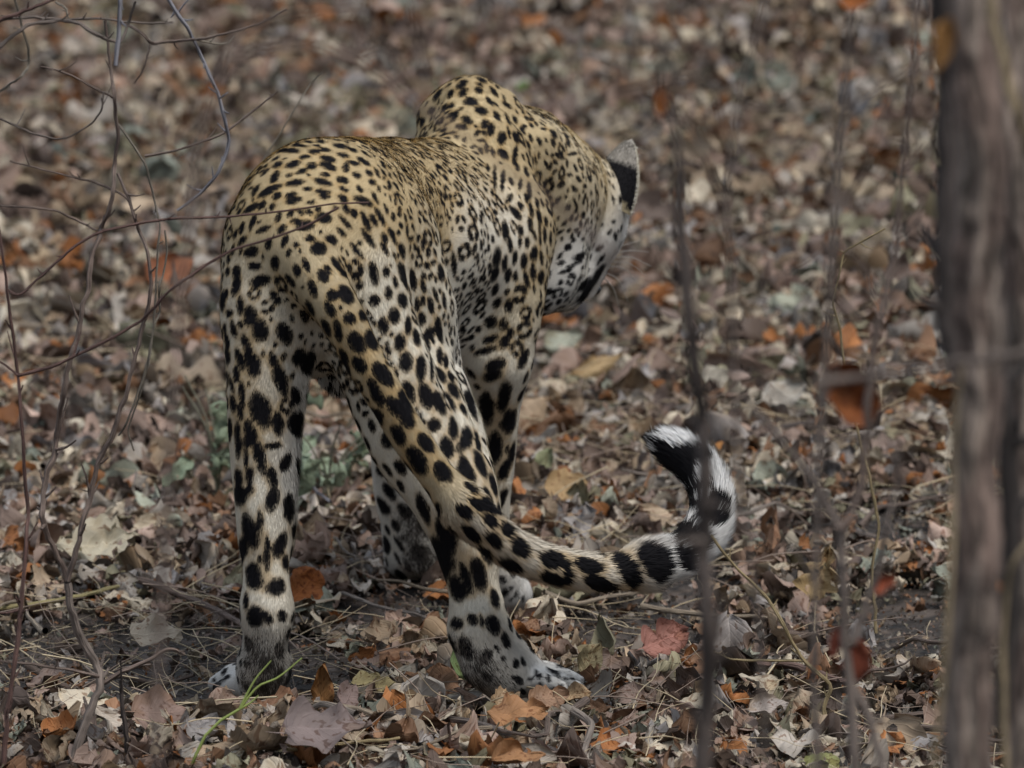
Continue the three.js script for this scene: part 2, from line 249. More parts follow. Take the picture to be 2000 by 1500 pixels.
spotList(900, 800, [
  320,80,75,45,100, 285,400,60,30,105, 222,490,65,25,90, 300,255,30,12,100, 335,290,70,20,100, 260,590,80,30,115, 130,360,90,30,70, 180,570,60,28,75,
  60,510,55,20,45, 100,620,70,25,40, 25,660,60,35,40, 180,720,55,30,40, 190,640,80,25,40, 290,780,60,30,40, 215,840,75,28,45, 70,790,80,28,40, 380,900,75,40,40, 330,1000,90,30,30, 170,920,60,26,50, 500,860,75,28,25, 590,980,90,45,15, 690,1060,70,35,80, 600,1090,90,30,25, 820,1020,90,38,10, 880,950,100,18,-5, 1080,1040,110,62,45, 910,1130,120,35,20, 1270,990,110,80,40, 1460,960,80,65,20, 1430,800,80,48,-10, 1560,850,70,50,0,
  1280,190,60,34,120, 1330,230,60,20,30, 1400,330,130,72,20, 1480,420,70,40,30, 1500,530,70,40,-30, 1460,640,60,40,10, 1680,590,60,45,40, 1640,700,80,50,-20, 1560,620,80,50,0, 1530,300,80,50,30]);
spotList(400, 950, [
  220,60,62,42,88, 290,20,30,25,90, 440,80,80,38,100, 550,140,80,28,85, 170,150,85,25,75, 290,290,105,45,75, 360,230,70,20,88, 235,430,85,32,100, 490,380,85,38,115, 405,440,105,22,92, 315,580,85,48,75, 355,470,20,10,90, 470,655,60,55,-20, 265,750,55,15,88, 325,850,60,55,120, 505,840,35,30,45, 410,860,40,28,60, 575,850,25,18,90, 280,1020,38,25,60, 270,1150,20,15,0, 215,1260,22,14,70, 235,1150,20,10,80, 140,1240,22,14,-10, 60,1260,15,10,0,
  1570,320,120,55,72, 1535,480,140,45,78, 1780,560,110,45,75, 1700,590,105,32,72, 1640,660,85,50,60, 1840,440,70,35,60, 1890,730,60,28,80, 1630,890,42,40,0, 1745,865,45,35,60, 1800,875,50,15,80, 1880,900,65,48,55, 1960,1000,45,25,60, 1420,150,100,30,70, 1160,130,60,28,45, 1200,30,60,30,60]);
spotList(700, 1000, [
  965,845,40,25,65, 900,890,25,15,60, 940,955,25,18,45, 1020,985,28,22,60, 1070,975,30,13,65, 1165,1055,32,18,60, 1115,1085,20,16,30, 1045,1095,30,22,30, 1180,1130,18,12,70, 1235,1090,25,10,45, 1265,1155,18,12,60, 1315,1132,18,15,20, 1370,1130,22,12,70, 1245,1060,15,8,0, 1300,1070,15,8,10, 1350,1085,14,8,30, 1070,1170,22,14,45, 1015,1080,20,15,30, 950,525,32,24,110, 1032,540,25,14,85, 995,497,18,12,60, 1072,565,18,10,80, 988,572,14,10,110, 940,440,28,20,60]);
spotList(400, 120, [
  755,520,30,18,-10, 690,525,25,10,-10, 615,545,45,14,10, 560,580,55,20,5, 715,585,35,20,-10, 780,570,38,17,15, 860,510,25,12,10, 920,522,20,10,10, 885,550,55,16,10, 970,577,30,14,10, 905,608,45,17,15, 650,620,40,15,-10, 460,630,35,14,-25, 800,635,55,20,15, 575,668,55,25,-20, 695,675,35,24,10, 470,670,38,20,-35, 805,685,60,25,25, 920,690,35,25,100, 965,660,45,14,10, 1035,650,55,16,35, 630,715,42,18,-25, 790,740,35,18,10, 550,740,25,16,-10, 590,790,65,22,-10, 770,785,65,24,15, 900,770,42,25,10, 990,740,35,18,20, 1070,725,30,18,50, 1090,785,25,22,60, 455,750,45,26,110, 420,840,85,25,-25, 670,832,32,16,0, 770,850,50,20,5, 560,870,45,25,-25, 470,870,35,28,-40, 330,840,50,16,-60, 1010,830,32,18,40, 905,830,35,15,30, 580,905,60,22,-15, 780,880,40,18,5, 1030,910,70,28,20, 900,890,40,22,30,
  375,935,35,22,-50, 440,950,28,20,-40, 290,960,65,22,-30, 920,960,40,22,60, 975,990,35,22,70, 775,1020,55,35,5, 650,1070,65,35,-10, 480,1020,40,22,110, 310,1050,60,18,110, 240,1080,45,18,110, 380,1095,55,22,-20, 500,1090,45,25,-40, 685,1155,35,28,-10, 740,1215,52,45,-10, 825,1160,45,30,25, 415,1190,40,25,110, 520,1170,50,22,110, 305,1240,50,35,-20, 595,1195,22,18,0, 545,1245,35,18,100, 240,1170,40,20,-40, 1045,1040,75,22,65, 1100,1030,50,18,60, 1060,1150,80,20,55, 915,1045,70,20,50, 890,1110,45,20,45, 1140,1010,70,18,60, 1170,1150,40,20,70, 1225,1140,70,20,65, 1285,1230,50,25,60, 1170,1220,50,18,60, 990,1230,75,20,50, 400,620,35,12,-40, 390,720,40,14,-50, 500,580,40,12,-20, 640,490,60,10,-5, 740,480,60,10,5, 1050,600,40,10,40, 1110,890,45,14,60, 1180,960,40,12,70, 1120,720,40,12,65, 200,1120,40,14,110, 180,1230,40,14,110]);
spotList(800, 120, [
  180,215,45,20,-40, 265,210,40,18,110, 345,210,45,22,-50, 340,140,45,25,-45, 450,190,28,24,0, 400,265,48,30,-10, 470,115,35,18,40, 455,150,28,10,20, 550,195,40,16,50, 520,260,40,16,65, 560,280,15,18,0, 225,305,35,22,110, 270,290,30,20,-40, 290,355,42,22,110, 145,320,28,25,0, 465,320,42,30,0, 375,385,38,28,40, 490,400,38,24,110, 570,360,40,20,70, 530,440,45,25,95, 340,425,40,22,20, 640,375,40,18,75, 685,380,25,18,90, 635,285,38,14,30, 80,400,30,20,120, 20,415,30,15,-40, 600,500,45,32,110, 690,495,40,18,75, 785,500,28,15,80, 845,520,32,15,75, 940,470,35,18,60, 1020,490,40,16,50, 645,460,45,10,80, 735,450,30,14,70, 750,420,20,12,40, 790,415,22,14,60, 770,540,30,14,80, 610,600,45,30,60, 685,610,70,18,100, 500,560,35,16,90, 540,590,35,14,80, 840,610,30,12,85, 770,620,25,15,80, 740,620,22,10,80, 700,690,30,16,95, 785,670,40,14,70, 890,670,40,12,65, 935,530,30,18,60, 960,610,22,14,40, 1030,530,30,14,60, 995,630,18,12,0, 1060,600,40,12,-10,
  510,690,28,16,90, 555,760,75,14,90, 605,780,70,16,95, 660,780,30,16,85, 720,800,45,14,100, 760,720,35,14,80, 820,640,40,10,80, 780,840,55,18,90, 815,760,30,12,75, 650,890,40,20,-50, 725,940,35,20,60, 690,985,55,25,40, 760,890,35,14,80, 830,920,35,14,85, 790,970,50,16,85, 865,920,30,12,80, 845,1010,50,16,80, 890,1040,35,14,85, 625,1100,70,24,80, 655,1190,45,22,70, 720,1100,40,20,80, 785,1060,55,18,90, 810,1130,40,12,70, 720,1170,45,14,90, 765,1180,40,18,90, 845,1090,50,10,85, 880,1130,55,12,88, 850,1170,40,10,90, 620,1320,45,20,80, 685,1280,45,20,85, 745,1300,50,25,85, 810,1250,50,25,90, 860,1280,50,14,80, 800,1370,60,20,85, 650,1370,28,15,60, 690,1400,35,18,80, 860,1405,42,22,90, 755,1410,60,18,75, 910,1380,40,10,90, 570,1280,70,30,90, 930,1290,60,14,80, 920,1150,50,12,90,
  985,800,28,22,-20, 1075,830,28,18,30, 1012,878,12,15,0, 965,900,20,26,80, 1140,810,18,16,0, 1100,765,22,16,30, 1040,735,18,14,0, 1140,895,35,12,-70, 1080,920,35,10,65, 1030,950,20,20,0, 1218,940,14,10,-50, 1180,860,16,10,90, 1210,820,30,10,90, 1165,1040,18,10,80, 1255,1062,12,10,20, 1125,990,25,8,-55, 1040,1100,20,14,-40, 1130,1155,14,14,0, 1030,1212,25,25,0, 1010,1050,14,18,90, 980,1110,14,26,90, 985,1310,35,14,-10, 1120,1270,38,25,-15, 1235,1215,30,16,-20, 1245,1290,50,12,-50, 1010,1370,50,14,-20, 1080,1320,60,10,-20, 1130,1340,20,10,-20, 1165,1355,16,10,-40, 1300,1110,14,20,90, 1340,1140,25,18,60, 1380,1080,30,12,100, 1330,1040,12,9,0, 1360,1110,14,9,60, 1150,1450,105,60,-30, 1220,1400,60,40,-50, 1150,1510,60,50,-30]);
const nListed = spots.length; for (const s of spots) s.listed = true;
// elsewhere (the sides turned away, the flank): spots by the size they have there
{
  const r = rng(77), nv = skin.pos.length / 3, p = V(), n = V(), f = (x) => Math.floor(x / SH);
  const free = (a, k1, k2) => { for (const s of grid.get(key(f(p.x), f(p.y), f(p.z))) ?? []) { if (Math.abs(s.n.dot(n)) < 0.1) continue; const dx = p.clone().sub(s.c), h = dx.dot(s.n); if (Math.abs(h) > 0.03) continue; const q = Math.hypot(dx.dot(s.u) / (s.a + a * 1.05), dx.dot(s.v) / (s.b + a * 0.85)); if (q < (s.listed ? k1 : k2)) return false; } return true; };
  const across = () => { const u = V(r() - 0.5, r() - 0.5 + 0.6 * Math.sign(r() - 0.5), r() - 0.5); return u.addScaledVector(n, -u.dot(n)).normalize(); };
  for (let t = 0; t < 42000; t++) {
    const i = Math.floor(r() * nv) * 3; p.set(skin.pos[i], skin.pos[i + 1], skin.pos[i + 2]); n.set(skin.nor[i], skin.nor[i + 1], skin.nor[i + 2]);
    const head = p.z < -0.76 && p.x > 0.035, low = p.y < 0.36; if ((p.y < 0.06 && r() < 0.7) || (head && r() < 0.9)) continue;
    if (!low && !head && t < 20000) { // a broken ring of dabs round a tawny middle
      const R = 0.0098 * (0.85 + 0.4 * r()); if (!free(R, 1.02, 0.96)) continue;
      const u = across(), v = n.clone().cross(u), m = r() < 0.5 ? 3 : 4, a0 = r() * 6.283;
      for (let k = 0; k < m; k++) { const w = a0 + (k + 0.25 * (r() - 0.5)) * 6.283 / m, c = u.clone().multiplyScalar(Math.cos(w)).addScaledVector(v, Math.sin(w)), tn = u.clone().multiplyScalar(-Math.sin(w)).addScaledVector(v, Math.cos(w)); addSpot(p.clone().addScaledVector(c, R * 0.74), n.clone(), tn, n.clone().cross(tn), R * (0.54 + 0.22 * r()), R * (0.36 + 0.12 * r())); }
      continue;
    }
    const a = (low ? 0.0135 : head ? 0.0055 : 0.0055) * (0.7 + 0.6 * r()); if (!free(a, low ? 1.15 : 1.06, low ? 1.1 : 1.02)) continue;
    const u = across(); addSpot(p.clone(), n.clone(), u, n.clone().cross(u), a, a * (head ? 0.7 : 0.5 + 0.35 * r()));
  }
  console.log('spots listed', nListed, 'all', spots.length);
}
// how black (x) and how tawny (y) the hair rooted at p is
const mark = { black: 0, tawny: 0 };
function markAt(x, y, z, nx, ny, nz) {
  let best = 9, sum = 0; const l = grid.get(key(Math.floor(x / SH), Math.floor(y / SH), Math.floor(z / SH)));
  if (l) {
    const w1 = noise3(x * 260, y * 260, z * 260), w2 = noise3(x * 90 + 9, y * 90, z * 90);
    for (const s of l) {
      if (s.n.x * nx + s.n.y * ny + s.n.z * nz < -0.05) continue;
      const dx = x - s.c.x, dy = y - s.c.y, dz = z - s.c.z, h = dx * s.n.x + dy * s.n.y + dz * s.n.z; if (Math.abs(h) > 0.02 + Math.max(s.a, s.b) * 0.3) continue;
      const q = Math.hypot((dx * s.u.x + dy * s.u.y + dz * s.u.z) / s.a, (dx * s.v.x + dy * s.v.y + dz * s.v.z) / s.b) + 0.14 * w2 + 0.06 * w1;
      if (q < best) best = q; sum += Math.exp(-2.8 * Math.max(0, q - 1));
    }
  }
  mark.black = best; mark.tawny = clamp((sum - 0.62) * 1.2, 0, 1); return mark;
}
const nV = skin.pos.length / 3, coatC = new Float32Array(nV * 3), flow = new Float32Array(nV * 3), dirty = new Float32Array(nV), hairL = new Float32Array(nV);
{
  const d = V(), n = V();
  for (let i = 0; i < nV; i++) {
    const x = skin.pos[i * 3], y = skin.pos[i * 3 + 1], z = skin.pos[i * 3 + 2]; let W = 1e-9, Wd = 0, r = 0, g = 0, b = 0, L = 0; d.set(0, 0, 0); n.set(skin.nor[i * 3], skin.nor[i * 3 + 1], skin.nor[i * 3 + 2]);
    for (const o of bones) { const s = boneDist(o, x, y, z); if (s > 0.04) continue; const w = Math.exp(-s / 0.008); d.addScaledVector(o.dir, w); if (o.coat.dirt) { Wd += w; continue; } W += w; r += w * o.coat.c[0]; g += w * o.coat.c[1]; b += w * o.coat.c[2]; L += w * o.coat.l; }
    const v = 1 + 0.1 * fbm(x * 25, y * 25, z * 25, 3); coatC.set([r / W * v, g / W * v, b / W * v], i * 3); hairL[i] = Math.max(0.005, L / W); dirty[i] = Wd / (W + Wd);
    d.y -= 0.15 * (W + Wd); d.addScaledVector(n, -d.dot(n)).normalize(); flow.set([d.x, d.y, d.z], i * 3);
  }
}
const BLACK = [0.009, 0.0088, 0.0105], TAWNY = [0.47, 0.32, 0.14];
function hairColor(out, c, m, jitter, soft = 0.07) { // c: coat there
  const t = m.tawny * 0.7 * smoothstep(c[0] - c[2], 0.05, 0.17), k = smoothstep(m.black + jitter, 1 - soft * 2.4, 1 + soft);
  for (let i = 0; i < 3; i++) out[i] = lerp(BLACK[i], lerp(c[i], TAWNY[i], t), k);
  return out;
}
const soiled = (x, y, z, k, r) => k > 0.04 && k + 0.55 * fbm(x * 70, y * 70, z * 70, 3) + 1.0 * (r - 0.5) > 0.76;   // dark, mud-stained hair on the heels
const furMat = new THREE.MeshPhysicalMaterial({ vertexColors: true, roughness: 0.8, specularIntensity: 0.18 });
{
  const col = new Float32Array(nV * 3), o = [0, 0, 0];
  for (let i = 0; i < nV; i++) { markAt(skin.pos[i * 3], skin.pos[i * 3 + 1], skin.pos[i * 3 + 2], skin.nor[i * 3], skin.nor[i * 3 + 1], skin.nor[i * 3 + 2]); hairColor(o, coatC.subarray(i * 3, i * 3 + 3), mark, 0, 0.12); if (soiled(skin.pos[i * 3], skin.pos[i * 3 + 1], skin.pos[i * 3 + 2], dirty[i], 0.5)) o.splice(0, 3, ...DIRT.c); col.set(o, i * 3); }
  skinGeo.setAttribute('color', new THREE.BufferAttribute(col, 3));
}
const body = part('body', skinGeo, furMat, leopard);
// hair: short blades rooted all over the skin, lying along the body
{
  const r = rng(5), tri = skin.index.length / 3, P = skin.pos, Nn = skin.nor, pos = [], nor = [], col = [], idx = [], o = [0, 0, 0], DENS = 780000;
  const p = V(), n = V(), f = V(), s = V(), t = V(), c = [0, 0, 0]; let carry = 0;
  const e1 = V(), e2 = V();
  for (let k = 0; k < tri; k++) {
    const a = skin.index[k * 3], b = skin.index[k * 3 + 1], d = skin.index[k * 3 + 2];
    e1.set(P[b * 3] - P[a * 3], P[b * 3 + 1] - P[a * 3 + 1], P[b * 3 + 2] - P[a * 3 + 2]); e2.set(P[d * 3] - P[a * 3], P[d * 3 + 1] - P[a * 3 + 1], P[d * 3 + 2] - P[a * 3 + 2]);
    carry += e1.cross(e2).length() * 0.5 * DENS;
    while (carry > 0) {
      carry -= 1; if (r() > 1) break;
      let u = r(), v = r(); if (u + v > 1) { u = 1 - u; v = 1 - v; } const w = 1 - u - v, mix = (A, j) => A[a * 3 + j] * w + A[b * 3 + j] * u + A[d * 3 + j] * v;
      p.set(mix(P, 0), mix(P, 1), mix(P, 2)); n.set(mix(Nn, 0), mix(Nn, 1), mix(Nn, 2)).normalize(); f.set(mix(flow, 0), mix(flow, 1), mix(flow, 2));
      for (let j = 0; j < 3; j++) c[j] = mix(coatC, j);
      const len = (hairL[a] * w + hairL[b] * u + hairL[d] * v) * (0.65 + 0.7 * r());
      const cl = noise3(p.x * 120, p.y * 120, p.z * 120), cl2 = noise3(p.x * 45 + 5, p.y * 45, p.z * 45);
      s.crossVectors(f, n); f.addScaledVector(s, 0.12 * cl + 0.12 * cl2 + 0.3 * (r() - 0.5)).normalize(); s.crossVectors(f, n).normalize();
      markAt(p.x + f.x * len * 0.5, p.y + f.y * len * 0.5, p.z + f.z * len * 0.5, n.x, n.y, n.z); hairColor(o, c, mark, 0.05 * (r() - 0.5), 0.04); if (soiled(p.x, p.y, p.z, dirty[a] * w + dirty[b] * u + dirty[d] * v, r())) { const q = 0.4 + 2 * r() * r(); o[0] = DIRT.c[0] * q; o[1] = DIRT.c[1] * q; o[2] = DIRT.c[2] * q; } const tone = (0.8 + 0.34 * r()) * (1 + 0.1 * cl + 0.06 * cl2); for (let j = 0; j < 3; j++) o[j] *= tone;
      const lift = 0.26 + 0.24 * r() + 0.06 * cl + (len > 0.012 ? 0.2 : 0), wd = 0.00042 + 0.00022 * r() + (len > 0.013 ? 0.0001 : 0), i0 = pos.length / 3;
      t.copy(f).multiplyScalar(Math.cos(lift)).addScaledVector(n, Math.sin(lift));
      const nn = n.clone().addScaledVector(t, 0.25).addScaledVector(s, 0.3 * (r() - 0.5)).normalize();
      const put = (h, side, bend) => { const x = p.x + t.x * len * h + s.x * wd * side - n.x * bend * len - n.x * 0.0008, y = p.y + t.y * len * h + s.y * wd * side - n.y * bend * len - n.y * 0.0008, z = p.z + t.z * len * h + s.z * wd * side - n.z * bend * len - n.z * 0.0008; pos.push(x, y, z); nor.push(nn.x, nn.y, nn.z); col.push(o[0], o[1], o[2]); };
      if (len < 0.012) { put(0, -1, 0); put(0, 1, 0); put(1, 0, 0.12); idx.push(i0, i0 + 1, i0 + 2); }
      else { put(0, -1, 0); put(0, 1, 0); put(0.55, -0.8, 0.02); put(0.55, 0.8, 0.02); put(1, 0, 0.18); idx.push(i0, i0 + 1, i0 + 2, i0 + 2, i0 + 1, i0 + 3, i0 + 2, i0 + 3, i0 + 4); }
    }
  }
  const g = new THREE.BufferGeometry(); g.setAttribute('position', new THREE.Float32BufferAttribute(pos, 3)); g.setAttribute('normal', new THREE.Float32BufferAttribute(nor, 3)); g.setAttribute('color', new THREE.Float32BufferAttribute(col, 3)); g.setIndex(idx);
  const fur = part('fur', g, furMat, leopard); fur.userData.kind = 'stuff';
  console.log('hair triangles', idx.length / 3);
}
// ---- ears, eyes, nose, whiskers ----
function earGeometry(B, T, open, width) {
  const up = T.clone().sub(B), L = up.length(), o = open.clone().addScaledVector(up, -open.dot(up) / L / L).normalize(), rt = up.clone().cross(o).normalize(), nu = 14, nv = 14, pos = [], col = [], idx = [];
  for (let side = 0; side < 2; side++) for (let j = 0; j <= nv; j++) for (let i = 0; i <= nu; i++) {
    const u = i / nu * 2 - 1, v = j / nv, w = width * Math.pow(Math.max(0, 1 - Math.pow(v, 2.3)), 0.72) * (0.86 + 0.14 * Math.sin(v * 2.6)), a = u * lerp(1.9, 0.9, v), R = w / Math.sin(Math.min(1.55, lerp(1.9, 0.9, v)));
    const thick = (side ? -1 : 1) * 0.0022 * (1 - u * u * 0.9) * (1 - v * 0.7), p = B.clone().addScaledVector(up, v).addScaledVector(rt, Math.sin(a) * (R + thick)).addScaledVector(o, -Math.cos(a) * (R + thick) + R * 0.6 + 0.012 * v * v);
    pos.push(p.x, p.y, p.z);
    const nz = 0.06 * fbm(i * 0.7, j * 0.7, 4, 2), e = v + nz; let c = side ? [0.42, 0.4, 0.35] : e < 0.06 ? [0.4, 0.34, 0.22] : e < 0.6 ? BLACK : [0.25, 0.235, 0.21];
    if (!side && Math.abs(u) > 0.86) c = [0.5, 0.47, 0.38];
    col.push(...c);
  }
  const m = (nu + 1) * (nv + 1);
  for (let side = 0; side < 2; side++) for (let j = 0; j < nv; j++) for (let i = 0; i < nu; i++) { const a = side * m + j * (nu + 1) + i, b = a + 1, c = a + nu + 1, d = c + 1; side ? idx.push(a, c, b, b, c, d) : idx.push(a, b, c, b, d, c); }
  const r = rng(B.x * 1e5 | 0);   // short hair on the back, a fringe on the rim
  const base = pos.slice();
  for (let k = 0; k < 2600; k++) {
    const rim = k < 260, i = rim ? (r() < 0.8 ? nu - 1 : 0) : Math.floor(r() * nu), j = Math.floor(r() * (nv - 1)), q = (j * (nu + 1) + i) * 3, q2 = q + (nu + 1) * 3, q3 = q + 3, fu = rim ? 1 : r(), fv = r();
    const p = [0, 1, 2].map((c) => base[q + c] + (base[q3 + c] - base[q + c]) * fu + (base[q2 + c] - base[q + c]) * fv), c = rim ? [0.6, 0.58, 0.52] : col.slice(q, q + 3), len = rim ? 0.003 + 0.005 * r() : 0.002 + 0.0015 * r();
    const dx = [0, 1, 2].map((a) => up.getComponent(a) / L * (rim ? 0.35 : 0.9) + (rim ? o.getComponent(a) * 0.9 + rt.getComponent(a) * 0.3 * (i ? 1 : -1) : -o.getComponent(a) * 0.25) + 0.5 * (r() - 0.5)), n0 = pos.length / 3, t = 0.8 + 0.4 * r();
    pos.push(p[0] - rt.x * 0.0004, p[1] - rt.y * 0.0004 - 0.0002, p[2] - rt.z * 0.0004, p[0] + rt.x * 0.0004, p[1] + rt.y * 0.0004 + 0.0002, p[2] + rt.z * 0.0004, p[0] + dx[0] * len, p[1] + dx[1] * len, p[2] + dx[2] * len);
    for (let a = 0; a < 3; a++) col.push(c[0] * t, c[1] * t, c[2] * t); idx.push(n0, n0 + 1, n0 + 2);
  }
  const g = new THREE.BufferGeometry(); g.setAttribute('position', new THREE.Float32BufferAttribute(pos, 3)); g.setAttribute('color', new THREE.Float32BufferAttribute(col, 3)); g.setIndex(idx); g.computeVertexNormals(); return g;
}
part('ear', earGeometry(at(1176, 400, -0.86), at(1226, 266, -0.885), V(0.58, -0.1, -0.8), 0.036), furMat, leopard, 'ear with a black back and pale tip');
part('ear', earGeometry(at(1130, 372, -0.965), at(1150, 345, -1.03), V(0.8, -0.3, 0.3), 0.026), furMat, leopard);
const dark = new THREE.MeshPhysicalMaterial({ color: 0x0c0b0a, roughness: 0.35, clearcoat: 0.4 });
for (const [x, y, z] of [[1209, 448, -0.972], [1150, 440, -1.0]]) { const g = new THREE.SphereGeometry(0.0095, 16, 12); g.translate(...at(x, y, z).toArray()); part('eye', g, dark, leopard); }
{ const g = new THREE.SphereGeometry(0.013, 16, 10); g.scale(1.2, 0.75, 0.9); g.translate(...at(1152, 566, -1.005).toArray()); part('nose', g, dark, leopard); }
function blade(pts, r0, r1, n = 10, rad = 4) { // a thin tapering rod through the points
  const c = new THREE.CatmullRomCurve3(pts), g = new THREE.TubeGeometry(c, n, 1, rad, false), p = g.attributes.position, q = V();
  for (let i = 0; i <= n; i++) { c.getPointAt(i / n, q); for (let j = 0; j <= rad; j++) { const k = i * (rad + 1) + j, r = lerp(r0, r1, i / n); p.setXYZ(k, q.x + (p.getX(k) - q.x) * r, q.y + (p.getY(k) - q.y) * r, q.z + (p.getZ(k) - q.z) * r); } }
  return g;
}
const whiskerMat = new THREE.MeshStandardMaterial({ color: 0x8f8c86, roughness: 0.4 });
for (const [x0, y0, x1, y1, x2, y2] of [[1186, 500, 1225, 490, 1268, 492], [1184, 506, 1230, 502, 1272, 520], [1182, 512, 1226, 514, 1262, 538], [1180, 520, 1218, 524, 1248, 556], [1176, 530, 1206, 545, 1226, 588], [1172, 536, 1196, 560, 1212, 612], [1186, 496, 1216, 480, 1250, 470]]) part('whisker', blade([at(x0, y0, -0.97), at(x1, y1, -0.975), at(x2, y2, -0.99)], 0.0007, 0.0003), whiskerMat, leopard);
// ---------- leaves ----------
const PROFILE = [(u) => 0.36 * Math.pow(Math.sin(Math.PI * Math.pow(u, 0.75)), 0.8), (u) => 0.25 * Math.pow(Math.sin(Math.PI * u), 0.75), (u) => 0.44 * Math.sqrt(Math.max(0, 1 - (2 * u - 1) ** 2)), (u) => 0.4 * Math.pow(Math.sin(Math.PI * Math.pow(u, 0.8)), 0.7) * (0.72 + 0.28 * Math.abs(Math.sin(u * 4.4 * Math.PI))), (u) => 0.42 * Math.pow(Math.sin(Math.PI * Math.pow(u, 0.6)), 0.6)];
// a curled dead leaf of length 1 along +x, lying about y = 0
function leafGeometry(seed, { shape = seed % 5, across = 1, along = 0.5, crumple = 0.07, torn = 0.12, nu = 12, nv = 8, stalk = true } = {}) {
  const pos = [], uv = [], idx = [], prof = PROFILE[shape], arc = (s, k) => Math.abs(k) < 1e-3 ? [s, 0] : [Math.sin(k * s) / k, (1 - Math.cos(k * s)) / k];
  for (let i = 0; i <= nu; i++) for (let j = 0; j <= nv; j++) {
    const u = i / nu, v = j / nv * 2 - 1, w = Math.max(0.004, prof(clamp(u, 0.004, 0.996)) * (1 + torn * 1.6 * noise3(u * 5.5, Math.sign(v) * 3, seed * 7) + torn * 1.2 * Math.max(0, noise3(u * 13, Math.sign(v) * 3, seed * 3)) * -1)), s = v * w;
    const [x, yl] = arc(u - 0.5, along * (1 + 0.5 * noise3(u * 2, 0, seed))), [z, ya] = arc(s, across * (1 + 0.6 * noise3(u * 2.5, 5, seed)) * 2.2);
    const y = yl + ya + crumple * fbm(u * 3.2 + seed * 9, v * 1.8, seed, 3) + 0.014 * Math.sin((u * 9 + Math.abs(v) * -2.2) * 3.14) * Math.abs(v) + 0.05 * Math.abs(s) * (across > 0 ? 1 : -1) + 0.16 * Math.pow(Math.abs(v), 3) * noise3(u * 4.5 + seed, Math.sign(v) * 2, seed * 2) + crumple * 0.35 * (0.5 - Math.abs(noise3(u * 8 + seed, v * 4, seed * 3)));
    pos.push(x + 0.04 * noise3(u * 4, v * 3, seed + 50), y, z + 0.04 * noise3(u * 4, v * 3, seed + 80)); uv.push(u, v * 0.5 + 0.5);
  }
  for (let i = 0; i < nu; i++) for (let j = 0; j < nv; j++) { const a = i * (nv + 1) + j, b = a + nv + 1; if (torn > 0.2 && noise3(i * 0.9, j * 0.9, seed * 5) > 0.62) continue; idx.push(a, a + 1, b, a + 1, b + 1, b); }
  if (stalk) { const n0 = pos.length / 3, x = pos[0], y = pos[1], z = pos[Math.floor(nv / 2) * 3 + 2]; for (const [dx, dy, dz] of [[0.03, 0, 0.012], [0.03, 0, -0.012], [-0.12, 0.02, 0.006], [-0.12, 0.02, -0.006], [-0.24, 0.06, 0.02]]) { pos.push(x + dx, y + dy, z + dz); uv.push(0.02, 0.5); } idx.push(n0, n0 + 1, n0 + 2, n0 + 1, n0 + 3, n0 + 2, n0 + 2, n0 + 3, n0 + 4); }
  const g = new THREE.BufferGeometry(); g.setAttribute('position', new THREE.Float32BufferAttribute(pos, 3)); g.setAttribute('uv', new THREE.Float32BufferAttribute(uv, 2)); g.setIndex(idx); g.computeVertexNormals(); return g;
}
const leafMaps = [0, 1, 2, 3].map((s) => tex(192, 192, (u, v) => {
  const a = Math.abs(v - 0.5) * 2, mid = Math.exp(-Math.pow(a / 0.035, 2)), q = (u * 8.5 - a * 2.6 + 0.3 * (v > 0.5 ? 1 : 0)), fr = Math.abs(q - Math.round(q)), side = Math.exp(-Math.pow(fr / 0.07, 2)) * (1 - a * 0.5), net = Math.exp(-Math.pow(noise3(u * 38, v * 30, s) / 0.13, 2)) * 0.35;
  const bl = fbm(u * 4 + s * 9, v * 3, s, 4), sp = smoothstep(fbm(u * 11 + s * 3, v * 9, 7 + s, 3), 0.26, 0.42), dead = smoothstep(fbm(u * 2.3 + s * 5, v * 2, 20 + s, 3), 0.05, 0.3);
  const k = 0.74 + 0.32 * bl + 0.2 * mid + 0.12 * side + 0.06 * net; const c = [k, k * 0.99, k * 0.97];
  return [c[0] * (1 - 0.45 * sp) * (1 - 0.2 * dead), c[1] * (1 - 0.55 * sp) * (1 - 0.27 * dead), c[2] * (1 - 0.6 * sp) * (1 - 0.36 * dead)];
}));
const leafBump = tex(192, 192, (u, v) => { const a = Math.abs(v - 0.5) * 2, mid = Math.exp(-Math.pow(a / 0.04, 2)), q = u * 8.5 - a * 2.6 + 0.3 * (v > 0.5 ? 1 : 0), fr = Math.abs(q - Math.round(q)), k = 0.4 + 0.3 * mid + 0.25 * Math.exp(-Math.pow(fr / 0.08, 2)) + 0.35 * fbm(u * 9, v * 9, 2, 3); return [k, k, k]; });
const leafMats = leafMaps.map((m) => new THREE.MeshPhysicalMaterial({ map: m, bumpMap: leafBump, bumpScale: 0.002, roughness: 0.66, specularIntensity: 0.5, side: THREE.DoubleSide }));
const VARIANTS = [], vr = rng(31);
for (let i = 0; i < 20; i++) VARIANTS.push(leafGeometry(i + 1, { across: lerp(-1.2, 3.4, vr()), along: lerp(-1.2, 2.2, vr()), crumple: lerp(0.08, 0.24, vr()), torn: i % 3 === 1 ? 0.32 : 0.16, stalk: i % 3 === 0 }));
